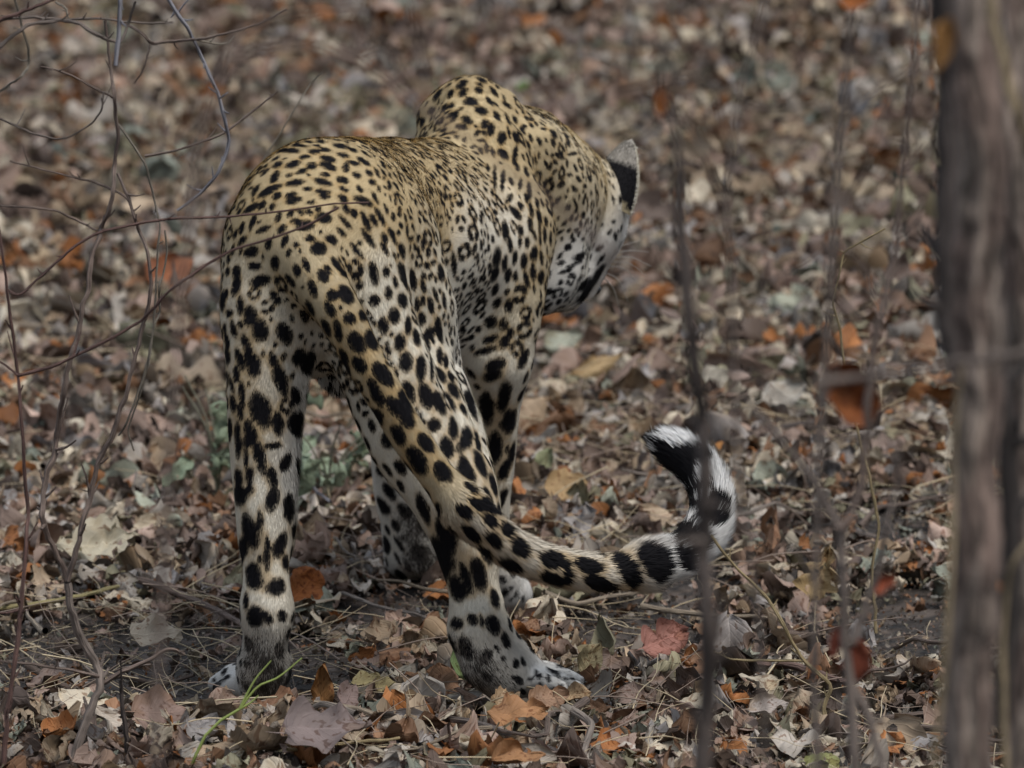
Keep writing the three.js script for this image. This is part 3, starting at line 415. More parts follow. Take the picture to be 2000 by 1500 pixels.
// [weight, red, green, blue, what it is called]
const LEAFCOLORS = [[13, 0.215, 0.16, 0.135, 'mauve brown'], [15, 0.44, 0.4, 0.355, 'pale grey'], [16, 0.36, 0.28, 0.2, 'tan'], [9, 0.26, 0.15, 0.09, 'rust brown'], [5, 0.35, 0.15, 0.055, 'orange'], [5, 0.25, 0.235, 0.16, 'olive grey'], [12, 0.55, 0.49, 0.39, 'cream'], [9, 0.11, 0.08, 0.065, 'dark brown'], [11, 0.39, 0.285, 0.235, 'pinkish brown'], [3, 0.3, 0.325, 0.27, 'grey green'], [6, 0.35, 0.33, 0.325, 'ash grey']];
const leafSum = LEAFCOLORS.reduce((a, c) => a + c[0], 0);
function pickLeaf(r) { let k = r() * leafSum; for (const c of LEAFCOLORS) { k -= c[0]; if (k < 0) return c; } return LEAFCOLORS[0]; }
const tinted = (c, r) => { const t = 0.62 + 0.72 * r(), h = 0.06 * (r() - 0.5); return new THREE.Color().setRGB(c[1] * t * (1 + h), c[2] * t, c[3] * t * (1 - h)); };
// ---------- shrubs, saplings and trunks ----------
const barkNoise = (u, v, k) => fbm(k * Math.cos(u * 6.283), k * Math.sin(u * 6.283) + 3, v * 9 + 0.5 * Math.sin(v * 6.283), 4);
const barkTex = tex(128, 256, (u, v) => { const a = 0.62 + 0.55 * barkNoise(u, v, 3) + 0.15 * fbm(u * 40, v * 10, 2, 2); return [a, a * 0.985, a * 0.96]; });
const barkBump = tex(128, 256, (u, v) => { const a = 0.5 + 0.8 * barkNoise(u, v, 3); return [a, a, a]; });
barkTex.wrapT = barkBump.wrapT = THREE.MirroredRepeatWrapping;
const wood = (r, g, b, rough = 0.85) => new THREE.MeshStandardMaterial({ color: new THREE.Color().setRGB(r, g, b), map: barkTex, bumpMap: barkBump, bumpScale: 0.002, roughness: rough });
const BROWN = wood(0.27, 0.205, 0.175), RED = wood(0.2, 0.115, 0.1), PALE = wood(0.36, 0.32, 0.26), BLUE = wood(0.35, 0.35, 0.4), GREYBROWN = wood(0.26, 0.215, 0.19), STRAW = wood(0.5, 0.4, 0.22), DARKWOOD = wood(0.075, 0.058, 0.052);
let twigSeed = 1;
function limb(points, radii, knots = 0.12) { // a tapering, slightly knobbly stem
  const c = new THREE.CatmullRomCurve3(points, false, 'catmullrom', 0.28), big = Math.max(...radii), rad = big > 0.012 ? 36 : big > 0.006 ? 10 : 6, n = Math.max(8, points.length * (big > 0.02 ? 12 : 6)), L = c.getLength(), seed = twigSeed++ * 3.7;
  const g = new THREE.TubeGeometry(c, n, 1, rad, false), p = g.attributes.position, uv = g.attributes.uv, q = V();
  for (let i = 0; i <= n; i++) {
    c.getPointAt(i / n, q); const f = i / n * (radii.length - 1), k = Math.min(radii.length - 2, Math.floor(f)); const r = lerp(radii[k], radii[k + 1], f - k) * (1 + knots * noise3(i * 0.8, seed, 0) + knots * 1.6 * Math.pow(Math.max(0, noise3(i * 0.45, seed, 9)), 3));
    const wob = V(noise3(i * 0.5, seed, 1), noise3(i * 0.5, seed, 2), noise3(i * 0.5, seed, 3)).multiplyScalar(Math.min(r * 0.4, 0.0016));
    for (let j = 0; j <= rad; j++) { const m = i * (rad + 1) + j, ca = Math.cos(j / rad * 6.283), sa = Math.sin(j / rad * 6.283), rr = r * (1 + (big > 0.012 ? 0.07 * fbm(ca * 3.2, sa * 3.2, i * 0.3 + seed, 3) : 0.1 * noise3(ca * 2, sa * 2, i * 0.5 + seed))); p.setXYZ(m, q.x + (p.getX(m) - q.x) * rr + wob.x, q.y + (p.getY(m) - q.y) * rr + wob.y, q.z + (p.getZ(m) - q.z) * rr + wob.z); uv.setXY(m, j / rad, i / n * L * (big > 0.012 ? 1 : 5) + seed); }
  }
  g.computeVertexNormals(); return g;
}
// stem(parent, name, material, z, [px, py, ...], start and end radius in pixels, rooted: goes down to the earth from its first point)
function stem(parent, name, m, z, xy, r0, r1, { root = false, z1 = z, knots = 0.12 } = {}) {
  const p = [], n = xy.length / 2; for (let i = 0; i < n; i++) { const t = i / Math.max(1, n - 1), zz = lerp(z, z1, t) + 0.02 * noise3(i * 0.7, twigSeed, 4); p.push(at(xy[i * 2], xy[i * 2 + 1], zz)); }
  const k = mpp(z) * (z < 1.5 ? 0.86 : 0.94); if (root) { const a = p[0]; p.unshift(V(a.x - 0.02 * (a.y), -0.03, a.z + 0.01), V(a.x - 0.008, a.y * 0.5, a.z)); }
  const main = limb(p, [r0 * k * (root ? 1.15 : 1), (r0 * 0.6 + r1 * 0.4) * k, r1 * k], knots); if (r0 > 30 || name === 'vine') return part(name, main, m, parent);
  const c = new THREE.CatmullRomCurve3(p, false, 'catmullrom', 0.28), r = rng(twigSeed * 77), all = [main], count = Math.min(14, Math.round(c.getLength() / 0.055));   // buds, spurs and broken side shoots
  for (let i = 0; i < count; i++) { const t = 0.06 + 0.9 * r(), q = c.getPointAt(t), d = c.getTangentAt(t), rr = lerp(r0, r1, t) * k, a = V(r() - 0.5, r() - 0.3, r() - 0.5).normalize().addScaledVector(d, 0.7).normalize(), l = rr * (2 + 2) + (r() < 0.3 ? 0.03 * r() : 0.006 * r()); all.push(blade([q, q.clone().addScaledVector(a, l * 0.5), q.clone().addScaledVector(a, l).add(V(0, 0.15 * l, 0))], rr * 0.75, rr * 0.3, 4, 5)); }
  return part(name, mergeGeometries(all), m, parent);
}
// -- bare shrub whose forked stems climb past the hind legs --
{
  const s = thing('bare_shrub', 'leafless brown shrub with a forked stem and long wavy shoots by the leopard hind leg', 'shrub');
  stem(s, 'stem', GREYBROWN, 0.38, [140, 1492, 160, 1432, 196, 1340, 188, 1300, 160, 1252, 138, 1188, 132, 1140], 11, 8, { root: true });
  stem(s, 'shoot', BROWN, 0.38, [132, 1140, 120, 1100, 96, 1052, 84, 1012, 84, 960, 92, 924, 105, 897, 111, 855, 120, 795, 126, 765, 129, 735, 141, 690, 153, 654, 162, 594, 174, 564, 177, 510, 192, 468, 198, 444, 210, 420, 222, 375, 223, 324, 231, 270, 226, 228, 223, 186, 216, 135, 210, 75, 205, 40], 7, 3.5);
  stem(s, 'shoot', BROWN, 0.38, [134, 1135, 148, 1080, 164, 1008, 176, 972, 192, 900, 216, 855, 249, 759, 276, 648, 294, 570, 288, 495, 273, 450, 264, 432, 249, 381, 231, 339], 7, 3.5);
  stem(s, 'twig', PALE, 0.35, [228, 240, 245, 262, 283, 320, 300, 385, 312, 440, 308, 490, 305, 560, 300, 640, 285, 720, 265, 780, 245, 830, 232, 850], 3, 2.4);
  stem(s, 'twig', PALE, 0.35, [322, 450, 326, 490, 318, 540, 310, 560, 312, 610, 300, 640, 292, 700, 270, 780, 250, 840, 262, 880], 2.5, 2);
  stem(s, 'twig', BROWN, 0.36, [283, 305, 340, 295, 400, 275, 440, 258, 490, 220, 543, 178], 3.5, 2);
  stem(s, 'twig', BROWN, 0.36, [222, 190, 190, 175, 150, 152, 110, 137, 80, 130], 3, 2);
  stem(s, 'twig', BROWN, 0.36, [265, 430, 250, 390, 230, 375, 180, 355, 120, 340, 60, 325, 20, 315], 3, 2);
  stem(s, 'twig', BROWN, 0.37, [196, 1338, 240, 1312, 290, 1290, 330, 1268, 360, 1278], 6, 4);
  stem(s, 'twig', BROWN, 0.39, [195, 1320, 120, 1306, 60, 1296, 0, 1292], 4, 3);
  stem(s, 'twig', DARKWOOD, 0.39, [250, 1480, 245, 1420, 238, 1360, 236, 1330], 7, 5);
  stem(s, 'twig', BROWN, 0.37, [176, 972, 168, 930, 158, 905], 3, 2);
}
{
  const s = thing('bare_shrub', 'slender reddish leafless shrub with one long twig reaching over the leopard rump', 'shrub');
  stem(s, 'stem', RED, 0.45, [8, 1500, 14, 1400, 34, 1250, 50, 1060, 55, 1000, 47, 900, 40, 800, 35, 733, 15, 570, 6, 500, -6, 420], 6, 3, { root: true });
  stem(s, 'twig', RED, 0.45, [36, 733, 90, 720, 150, 695, 270, 630, 330, 570, 385, 530, 450, 490, 540, 462, 600, 440, 660, 405], 4, 2.5, { z1: 0.6 });
  stem(s, 'twig', RED, 0.45, [35, 733, 10, 712, -30, 690], 3, 2);
  stem(s, 'twig', RED, 0.42, [200, 452, 250, 440, 330, 428, 440, 423, 530, 415, 600, 405, 650, 398, 720, 395], 3.5, 2);
  stem(s, 'twig', RED, 0.44, [200, 452, 150, 478, 90, 530, 40, 575, 14, 566], 3.5, 3);
  stem(s, 'twig', BROWN, 0.46, [0, 402, 60, 405, 110, 412, 150, 430, 190, 450], 3, 2.5);
}
// -- arching shrub rooted beyond the frame --
{
  const s = thing('arching_shrub', 'arching leafless shrub whose pale and brown branches hang in loops over the litter', 'shrub');
  stem(s, 'stem', GREYBROWN, 0.50, [-130, 1500, -150, 900, -120, 300, -80, 110], 14, 7, { root: true });
  stem(s, 'branch', GREYBROWN, 0.50, [-82, 130, -20, 105, 30, 65, 60, 48, 120, 40, 150, 44, 180, 62, 210, 78, 235, 83, 242, 72, 250, 45, 265, 5], 5, 3);
  stem(s, 'branch', GREYBROWN, 0.45, [-70, 60, 0, 40, 60, 33, 120, 38, 200, 36, 240, 42, 300, 45, 338, 44], 4, 2);
  stem(s, 'branch', BROWN, 0.45, [245, 45, 280, 68, 297, 85, 340, 80, 400, 75, 460, 60, 510, 45, 560, 18], 4, 2);
  stem(s, 'twig', PALE, 0.45, [110, 5, 128, 15, 133, 35], 3, 2);
  stem(s, 'twig', PALE, 0.45, [385, 78, 420, 86, 445, 84, 458, 70], 3, 2);
  stem(s, 'twig', BROWN, 0.45, [293, 88, 285, 120, 275, 145, 262, 162], 2.4, 1.6);
  stem(s, 'branch', RED, 0.53, [-60, 70, 0, 40, 50, 20, 90, 5, 130, -15], 5, 4);
  stem(s, 'twig', PALE, 0.47, [30, 0, 45, 60, 55, 95, 55, 130, 40, 150, 25, 160, 0, 180, -40, 190, -120, 230], 3, 3);
  stem(s, 'twig', GREYBROWN, 0.47, [-120, 190, 0, 232, 40, 250, 70, 262, 110, 272, 140, 265, 180, 240, 198, 215, 202, 180], 3, 2);
  stem(s, 'branch', BLUE, 0.40, [-110, 260, 0, -60, 180, -140, 300, -60, 330, 0, 345, 24, 369, 60, 390, 100, 408, 144, 429, 192, 441, 240, 447, 270, 441, 300, 426, 339, 390, 378, 345, 412], 7, 3.4);
  stem(s, 'twig', BLUE, 0.40, [429, 192, 438, 186, 446, 180], 2.4, 1.4); stem(s, 'twig', BLUE, 0.40, [346, 26, 358, 10, 372, -4], 2.6, 1.6);
  stem(s, 'branch', BLUE, 0.55, [-40, -60, 100, -120, 215, -60, 236, 0, 232, 60, 226, 128], 6, 5);
}
{ const s = thing('grass_stem', 'thin pale dry grass stem leaning behind the leopard rump', 'grass stem'); stem(s, 'stalk', PALE, -0.9, [480, 430, 515, 310, 545, 265, 580, 205, 610, 160, 632, 140], 2.4, 1.6, { root: true }); }
// -- blurred things close to the camera --
{
  const s = thing('bare_sapling', 'dark bare sapling stem with short side stubs in front of the curled tail', 'sapling');
  stem(s, 'stem', wood(0.1, 0.08, 0.072), 3.4, [1372, 1520, 1380, 1420, 1385, 1320, 1378, 1200, 1375, 1100, 1380, 1000, 1378, 900, 1374, 830, 1365, 750, 1350, 650, 1340, 560, 1327, 450, 1330, 335], 27, 13, { root: true });
  stem(s, 'side_twig', wood(0.12, 0.1, 0.09), 3.4, [1330, 350, 1324, 290, 1300, 200, 1290, 120], 8, 3); stem(s, 'side_twig', GREYBROWN, 3.4, [1376, 1056, 1330, 1058, 1280, 1055], 7, 5); stem(s, 'side_twig', DARKWOOD, 3.4, [1380, 990, 1410, 985, 1450, 1000], 7, 4); stem(s, 'side_twig', DARKWOOD, 3.4, [1372, 830, 1395, 770, 1440, 690], 5, 3);
  stem(s, 'side_twig', DARKWOOD, 3.4, [1386, 1260, 1430, 1230, 1460, 1215], 5, 3); stem(s, 'side_twig', DARKWOOD, 3.4, [1340, 560, 1300, 520, 1280, 500], 5, 3);
}
const leafTint = {};
function leafOf(r, g, b, k = 0) { const id = [r, g, b, k].join(); return leafTint[id] ??= (() => { const m = leafMats[k].clone(); m.color.setRGB(r, g, b); return m; })(); }
// a leaf mesh: centre point, length, turn (round y), tilt (round its own long axis), pitch (nose up)
function placeLeaf(mesh, c, len, turn, tilt, pitch, wide = 1) { mesh.position.copy(c); mesh.rotation.set(tilt, turn, pitch, 'YZX'); mesh.scale.set(len, len, len * wide); return mesh; }
function hungLeaf(parent, px, py, z, lenPx, turn, tilt, pitch, rgb, seed, opt = {}) { return placeLeaf(part('leaf', leafGeometry(seed, { nu: 14, nv: 8, across: 0.8, along: 0.5, crumple: 0.06, torn: 0.08, ...opt }), leafOf(...rgb, seed % 4), parent), at(px, py, z), lenPx * mpp(z), turn, tilt, pitch, opt.wide); }
{
  const s = thing('leafy_shrub', 'forked brown shrub with russet dead leaves growing beside the tree trunk', 'shrub');
  stem(s, 'stem', GREYBROWN, 2.6, [1672, 1520, 1665, 1400, 1650, 1250, 1645, 1100, 1640, 1030], 13, 10, { root: true });
  stem(s, 'branch', GREYBROWN, 2.6, [1640, 1035, 1615, 985, 1590, 940, 1560, 900, 1520, 850, 1450, 770], 10, 4);
  stem(s, 'branch', BROWN, 2.6, [1640, 1035, 1665, 1000, 1682, 940, 1692, 860, 1697, 780, 1704, 700, 1724, 600, 1748, 500, 1762, 330, 1775, 220, 1786, 100, 1794, -20], 9, 5);
  stem(s, 'branch', GREYBROWN, 2.6, [1662, 1260, 1690, 1190, 1718, 1100, 1732, 1020, 1752, 950, 1760, 860], 9, 4);
  stem(s, 'branch', GREYBROWN, 2.5, [1670, 1340, 1695, 1400, 1720, 1480, 1735, 1540], 10, 8);
  stem(s, 'twig', BROWN, 2.6, [1728, 620, 1700, 560, 1690, 520, 1640, 480], 5, 3); stem(s, 'twig', BROWN, 2.6, [1750, 480, 1790, 430, 1810, 380], 4, 3); stem(s, 'twig', BROWN, 2.6, [1694, 850, 1720, 800, 1755, 760], 4, 3);
  hungLeaf(s, 1655, 765, 2.5, 150, 0.15, 1.45, -0.9, [0.24, 0.08, 0.025], 41, { shape: 2, wide: 1.0, torn: 0.14, crumple: 0.16, across: 1.6 });
  hungLeaf(s, 1632, 1250, 2.55, 75, 0.3, 1.4, 1.3, [0.2, 0.06, 0.04], 42, { shape: 1, torn: 0.16, crumple: 0.12, across: 1.6 });
  hungLeaf(s, 1676, 1290, 2.5, 90, -0.2, 1.5, 1.4, [0.24, 0.065, 0.035], 43, { shape: 0, torn: 0.18, crumple: 0.14, across: 1.6 });
  hungLeaf(s, 1726, 1140, 2.55, 55, 0.2, 1.2, 0.5, [0.3, 0.08, 0.04], 44, { shape: 3, torn: 0.2, crumple: 0.14 });
}
{
  const s = thing('leafy_shrub', 'thin twiggy shrub with an orange leaf at its top, rising between sapling and trunk', 'shrub');
  stem(s, 'stem', GREYBROWN, 3.0, [1600, 1560, 1590, 1300, 1600, 900, 1625, 500, 1640, 260, 1655, 140, 1664, 20], 9, 6, { root: true });
  hungLeaf(s, 1672, -2, 2.95, 70, 0.1, 1.3, 0.1, [0.36, 0.12, 0.03], 45, { shape: 0 });
  stem(s, 'twig', GREYBROWN, 3.0, [1642, 230, 1680, 195, 1740, 160, 1800, 120, 1834, 88], 4, 3); stem(s, 'twig', GREYBROWN, 3.0, [1638, 280, 1600, 205, 1540, 210, 1496, 212, 1440, 190], 3, 2);
  for (const q of [[1628, 470, 1560, 520, 1480, 560, 1420, 570], [1618, 560, 1700, 640, 1760, 560, 1800, 540], [1602, 860, 1560, 800, 1500, 760, 1440, 690], [1606, 800, 1660, 640, 1700, 600], [1600, 900, 1640, 860, 1700, 850, 1790, 880], [1595, 1150, 1560, 1080, 1500, 1050]]) stem(s, 'twig', GREYBROWN, 3.0, q, 4, 2);
  stem(s, 'twig', GREYBROWN, 3.0, [1632, 420, 1690, 330, 1720, 250, 1740, 190], 4, 2);
}
{
  const s = thing('bare_shrub', 'faint thin leafless twigs crossing in front of the leopard back and shoulder', 'shrub');
  stem(s, 'stem', BROWN, 4.0, [300, 1600, 330, 900, 380, 300, 440, 120], 10, 7, { root: true });
  stem(s, 'twig', BROWN, 4.0, [440, 120, 500, 98, 590, 88, 690, 108, 760, 155, 820, 205, 938, 290, 968, 317, 1028, 359, 1088, 405, 1136, 447, 1187, 489, 1240, 545], 6.5, 4.5);
  stem(s, 'twig', BROWN, 3.8, [435, 120, 470, 60, 560, 30, 700, 10], 5, 4); stem(s, 'twig', GREYBROWN, 3.8, [800, -20, 812, 60, 828, 130, 836, 190], 5, 4);
  stem(s, 'twig', BROWN, 3.8, [690, 108, 760, 100, 830, 190], 4, 3);
}
{
  const s = thing('bare_shrub', 'hazy bare twigs arching over the litter behind the leopard head', 'shrub');
  stem(s, 'stem', GREYBROWN, 3.2, [1500, 1600, 1480, 1200, 1440, 900, 1430, 600, 1420, 380, 1440, 200, 1480, 60, 1500, -30], 6, 3.5, { root: true });
  stem(s, 'twig', GREYBROWN, 3.2, [1424, 300, 1390, 160, 1330, 150, 1270, 165, 1200, 180], 3.5, 2.5); stem(s, 'twig', GREYBROWN, 3.2, [1424, 420, 1350, 250, 1300, 230, 1240, 280], 3.5, 2);
  hungLeaf(s, 1293, 196, 3.1, 60, 0.1, 1.4, 1.5, [0.42, 0.14, 0.03], 46, { shape: 1 });
}
{ // two sticks standing in the litter
  const s = thing('dry_stick', 'thin straw coloured broken stalk bent over, standing in the litter near the tree trunk', 'stick');
  stem(s, 'stalk', STRAW, -0.6, [1716, 1030, 1700, 940, 1675, 840, 1650, 720, 1640, 640, 1626, 592, 1640, 530, 1650, 492, 1690, 468, 1728, 447], 3.5, 2.2, { root: true });
  const t = thing('dry_stick', 'straw coloured twig with a side shoot leaning up from the litter beside the tail tip', 'stick');
  stem(t, 'stalk', STRAW, 0.25, [1622, 1338, 1570, 1290, 1545, 1250, 1530, 1220, 1500, 1170, 1440, 1110, 1410, 1075, 1390, 1045], 5, 3, { root: true });
  stem(t, 'side_shoot', STRAW, 0.25, [1568, 1291, 1500, 1290, 1430, 1288, 1404, 1276], 3.5, 2.5);
}
{ // trunks
  const bark = tex(256, 512, (u, v) => { const c = Math.cos(u * 6.283), s = Math.sin(u * 6.283), f = fbm(c * 2.2, s * 2.2, v * 26 + 4, 4), g = fbm(c * 6, s * 6, v * 60, 3), p = smoothstep(fbm(c * 1.5, s * 1.5, v * 11 + 9, 4), -0.02, 0.25), k = 0.15 + 0.17 * f + 0.13 * g; return [k * lerp(1.15, 1.6, p), k * lerp(0.84, 1.3, p), k * lerp(0.7, 1.08, p)]; });
  const bb = tex(256, 512, (u, v) => { const c = Math.cos(u * 6.283), s = Math.sin(u * 6.283), k = 0.5 + 0.7 * fbm(c * 3, s * 3, v * 24 + 4, 4); return [k, k, k]; });
  bark.wrapT = bb.wrapT = THREE.MirroredRepeatWrapping;
  const m = new THREE.MeshStandardMaterial({ map: bark, bumpMap: bb, bumpScale: 0.012, roughness: 0.92 });
  const t = thing('tree_trunk', 'brown and grey streaked tree trunk with thin vines along its bark', 'tree');
  stem(t, 'trunk', m, 3.30, [1896, 1560, 1890, 1400, 1902, 1250, 1908, 1100, 1905, 900, 1914, 700, 1909, 520, 1915, 300, 1904, 120, 1908, 0, 1900, -200], 50, 53, { root: true, knots: 0.06 });
  stem(t, 'limb', wood(0.07, 0.058, 0.055), 3.15, [1888, 760, 1862, 700, 1850, 600, 1846, 400, 1850, 180, 1845, 40, 1830, -80], 22, 24, { knots: 0.03 });
  const vine = wood(0.44, 0.35, 0.22);
  stem(t, 'vine', vine, 3.40, [1818, 1540, 1832, 1400, 1850, 1250, 1858, 1100, 1862, 960, 1866, 800, 1880, 700], 8, 6, { root: true });
  stem(t, 'vine', vine, 3.40, [1930, -60, 1945, 60, 1965, 140, 1990, 230, 2010, 300], 11, 11);
  stem(t, 'twig', GREYBROWN, 3.60, [1590, 748, 1640, 742, 1700, 736, 1800, 722, 1850, 707, 1900, 705, 1990, 690, 2040, 680], 8, 9);
  stem(t, 'limb', wood(0.05, 0.042, 0.04), 3.00, [1950, 1420, 1968, 1250, 1972, 1050, 1968, 850, 1950, 720], 18, 20, { knots: 0.03 });
  const k = thing('tree_trunk', 'pale grey ridged tree trunk standing just behind the brown streaked trunk', 'tree');
  stem(k, 'trunk', m, 2.90, [1998, 1560, 2006, 1100, 1998, 700, 1990, 300, 1984, 0, 1980, -200], 36, 46, { root: true, knots: 0.03 });
  stem(k, 'vine', vine, 3.10, [1966, 1540, 1958, 1300, 1966, 1150, 1990, 1080, 2030, 1040], 8, 6, { root: true });
  const l = thing('dead_leaf', 'tan curled dead leaf hanging against the trunk edge', 'leaf'); hungLeaf(l, 1842, 85, 3.55, 110, 0.2, 1.3, 1.35, [0.32, 0.17, 0.06], 47, { shape: 1, across: 1.8 });
}
// -- green things --
{
  const s = thing('green_grass', 'fresh green grass stalk with forked blades in front of the hind paw', 'grass'), m = new THREE.MeshStandardMaterial({ color: new THREE.Color().setRGB(0.27, 0.34, 0.09), roughness: 0.6 });
  part('stalk', blade([onGround(372, 1500, -0.02), at(378, 1488, 0.5), at(395, 1445, 0.5), at(440, 1400, 0.5), at(468, 1385, 0.5)], 0.0026, 0.0018), m, s);
  for (const q of [[468, 1385, 505, 1340, 540, 1325, 590, 1285], [468, 1385, 480, 1360, 500, 1325, 530, 1290], [470, 1384, 490, 1372, 505, 1358]]) part('blade', blade(q.reduce((a, x, i) => (i % 2 ? a[a.length - 1].push(x) : a.push([x]), a), []).map((p) => at(p[0], p[1], 0.52)), 0.0016, 0.0007), m, s);
}
{
  const r = rng(12), hm = [0, 1, 2].map((i) => leafOf(0.18 + 0.05 * i, 0.23 + 0.06 * i, 0.15 + 0.05 * i, i));
  for (const [px, py, h, n, spread, label] of [[425, 960, 0.15, 14, 0.075, 'wilted grey green herb behind the left hind leg of the leopard'], [640, 985, 0.12, 16, 0.1, 'wilted grey green herb seen between the leopard hind legs']]) {
    const s = thing('wilted_herb', label, 'plant'), g0 = onGround(px, py), m = wood(0.3, 0.3, 0.22);
    for (let k = 0; k < 5; k++) { const a = r() * 6.28, top = V(g0.x + Math.cos(a) * spread * 0.7, h * (0.6 + 0.5 * r()), g0.z + Math.sin(a) * spread * 0.7); part('stem', blade([V(g0.x, -0.01, g0.z), V(lerp(g0.x, top.x, 0.3), top.y * 0.6, lerp(g0.z, top.z, 0.3)), top], 0.002, 0.001), m, s); }
    for (let k = 0; k < n; k++) { const a = r() * 6.28, d = spread * Math.sqrt(r()); placeLeaf(part('leaf', VARIANTS[Math.floor(r() * 20)], hm[k % 3], s), V(g0.x + Math.cos(a) * d, 0.03 + h * r() * (1.2 - d / spread), g0.z + Math.sin(a) * d), 0.035 + 0.03 * r(), r() * 6.28, gauss(r) * 0.8, gauss(r) * 0.8 - 0.4); }
  }
}
// ---------- leaf litter ----------
const bare = [[1790, 1205, 0.2], [1700, 1010, 0.13], [1560, 1020, 0.1], [330, 1278, 0.2], [600, 1275, 0.12], [1240, 1210, 0.14], [150, 1235, 0.13], [1330, 1110, 0.1], [60, 1290, 0.12], [780, 1180, 0.1], [1700, 1400, 0.1]].map(([x, y, r]) => [onGround(x, y), r]);
const bareAt = (x, z) => { let k = 0; for (const [p, r] of bare) k = Math.max(k, 1 - Math.hypot((x - p.x), (z - p.z) / 2.2) / r); return clamp(k * 2.2 + 0.5 * fbm(x * 9, 2, z * 9, 2), 0, 1) * (k > 0 ? 1 : 0); };
const halfW = (z) => (10 - z) * 0.0615 + 0.4;
function scatter(r, zNear, zFar) { // even over the ground that the picture shows, and a margin round it
  for (;;) { const z = lerp(zNear, zFar, r()), x = (r() * 2 - 1) * halfW(zFar); if (Math.abs(x) < halfW(z)) return [x, z]; }
}
const paws = [[500, 1340, 0.02], [1060, 1335, 0.02], [1000, 1180, -0.58], [800, 1100, -0.88]].map((p) => at(...p));
const nearPaw = (x, z) => { let k = 1; for (const p of paws) k = Math.min(k, clamp(Math.hypot(x - p.x, z - p.z) / 0.16, 0.25, 1)); return k; };   // trodden down
const litter = new THREE.Group(); litter.name = 'leaf_litter'; litter.userData = { kind: 'stuff', label: 'deep litter of curled brown, grey and tan dead leaves', category: 'leaf litter' }; scene.add(litter);
{
  const r = rng(2024), lists = VARIANTS.map(() => []), d = new THREE.Object3D(), q = V();
  const N = 82000;
  for (let i = 0; i < N; i++) {
    const [x, z] = scatter(r, 0.95, -9.2), b = bareAt(x, z); if (r() < b * 0.93) continue;
    const clump = 0.5 + 0.5 * fbm(x * 3.1, 7, z * 3.1, 3), y = groundH(x, z) + r() * (0.008 + 0.055 * clump * clump) * (1 - 0.8 * b) * nearPaw(x, z) + 0.003; q.set(x, y + 0.01, z);
    if (depthAt(q) < 0.014) continue;
    const big = r() < 0.34, len = (big ? 0.052 + 0.062 * r() * r() : 0.016 + 0.036 * r()) * (b > 0.1 ? 0.6 : 1) * (1 + 0.3 * smoothstep(-z, 1, 3)), tl = r() < 0.28 ? 0.95 : 0.4;
    d.position.set(x, y, z); d.rotation.set(gauss(r) * tl + (r() < 0.5 ? Math.PI : 0), r() * 6.283, gauss(r) * tl * 0.8, 'YZX'); d.scale.set(len, len, len * (0.8 + 0.4 * r())); d.updateMatrix();
    lists[Math.floor(r() * VARIANTS.length)].push([d.matrix.clone(), tinted(pickLeaf(r), r)]);
  }
  lists.forEach((l, k) => { const m = new THREE.InstancedMesh(VARIANTS[k], leafMats[k % 4], l.length); l.forEach(([mat, c], i) => { m.setMatrixAt(i, mat); m.setColorAt(i, c); }); m.name = 'leaves'; m.userData.kind = 'stuff'; m.castShadow = m.receiveShadow = true; litter.add(m); });
}
{ // crumbs of leaf and bark on the earth
  const r = rng(99), g = leafGeometry(71, { nu: 3, nv: 2, across: 1, crumple: 0.2, torn: 0.3, stalk: false }), l = [], d = new THREE.Object3D();
  for (let i = 0; i < 60000; i++) { const [x, z] = scatter(r, 0.8, -4.5); const s = 0.006 + 0.022 * r() * r(); d.position.set(x, groundH(x, z) + 0.002 + 0.02 * r() * (1 - bareAt(x, z)), z); d.rotation.set(gauss(r) * 0.7, r() * 6.28, gauss(r) * 0.7, 'YZX'); d.scale.set(s, s, s * (0.4 + 0.6 * r())); d.updateMatrix(); l.push([d.matrix.clone(), tinted(pickLeaf(r), r)]); }
  const m = new THREE.InstancedMesh(g, leafMats[1], l.length); l.forEach(([a, c], i) => { m.setMatrixAt(i, a); m.setColorAt(i, c); }); m.name = 'leaf_crumbs'; m.userData = { kind: 'stuff', label: 'small crumbs of broken leaf strewn on the earth', category: 'leaf crumbs' }; scene.add(shadows(m));
}
{ // dry grass straws
  const r = rng(404), gs = [0, 1, 2].map((k) => blade([V(-0.5, 0, 0), V(-0.1, 0.02 + 0.02 * k, 0.02), V(0.2, 0.02, -0.02 + 0.03 * k), V(0.5, 0.01 + 0.04 * k, 0.05 * k)], 0.007, 0.003, 8, 4)), l = [[], [], []], d = new THREE.Object3D();
  for (let i = 0; i < 13000; i++) { const [x, z] = scatter(r, 0.8, -6), dense = fbm(x * 2, 4, z * 2, 2); if (r() > 0.5 + 1.2 * dense) continue; const s = 0.06 + 0.16 * r() * r(); d.position.set(x, groundH(x, z) + 0.012 + 0.035 * r(), z); if (depthAt(d.position) < 0.02) continue; d.rotation.set(gauss(r) * 0.5, r() * 6.28, gauss(r) * 0.28, 'YZX'); d.scale.set(s, s, s); d.updateMatrix(); const t = 0.75 + 0.5 * r(), p = r() < 0.35; l[i % 3].push([d.matrix.clone(), new THREE.Color().setRGB((p ? 0.26 : 0.46) * t, (p ? 0.2 : 0.38) * t, (p ? 0.16 : 0.25) * t)]); }
  const grass = new THREE.Group(); grass.name = 'dry_grass'; grass.userData = { kind: 'stuff', label: 'thin straw coloured dry grass lying through the leaves', category: 'dry grass' }; scene.add(grass);
  const m0 = new THREE.MeshStandardMaterial({ roughness: 0.7 });
  l.forEach((a, k) => { const m = new THREE.InstancedMesh(gs[k], m0, a.length); a.forEach(([b, c], i) => { m.setMatrixAt(i, b); m.setColorAt(i, c); }); m.name = 'straws'; m.userData.kind = 'stuff'; m.castShadow = m.receiveShadow = true; grass.add(m); });
}
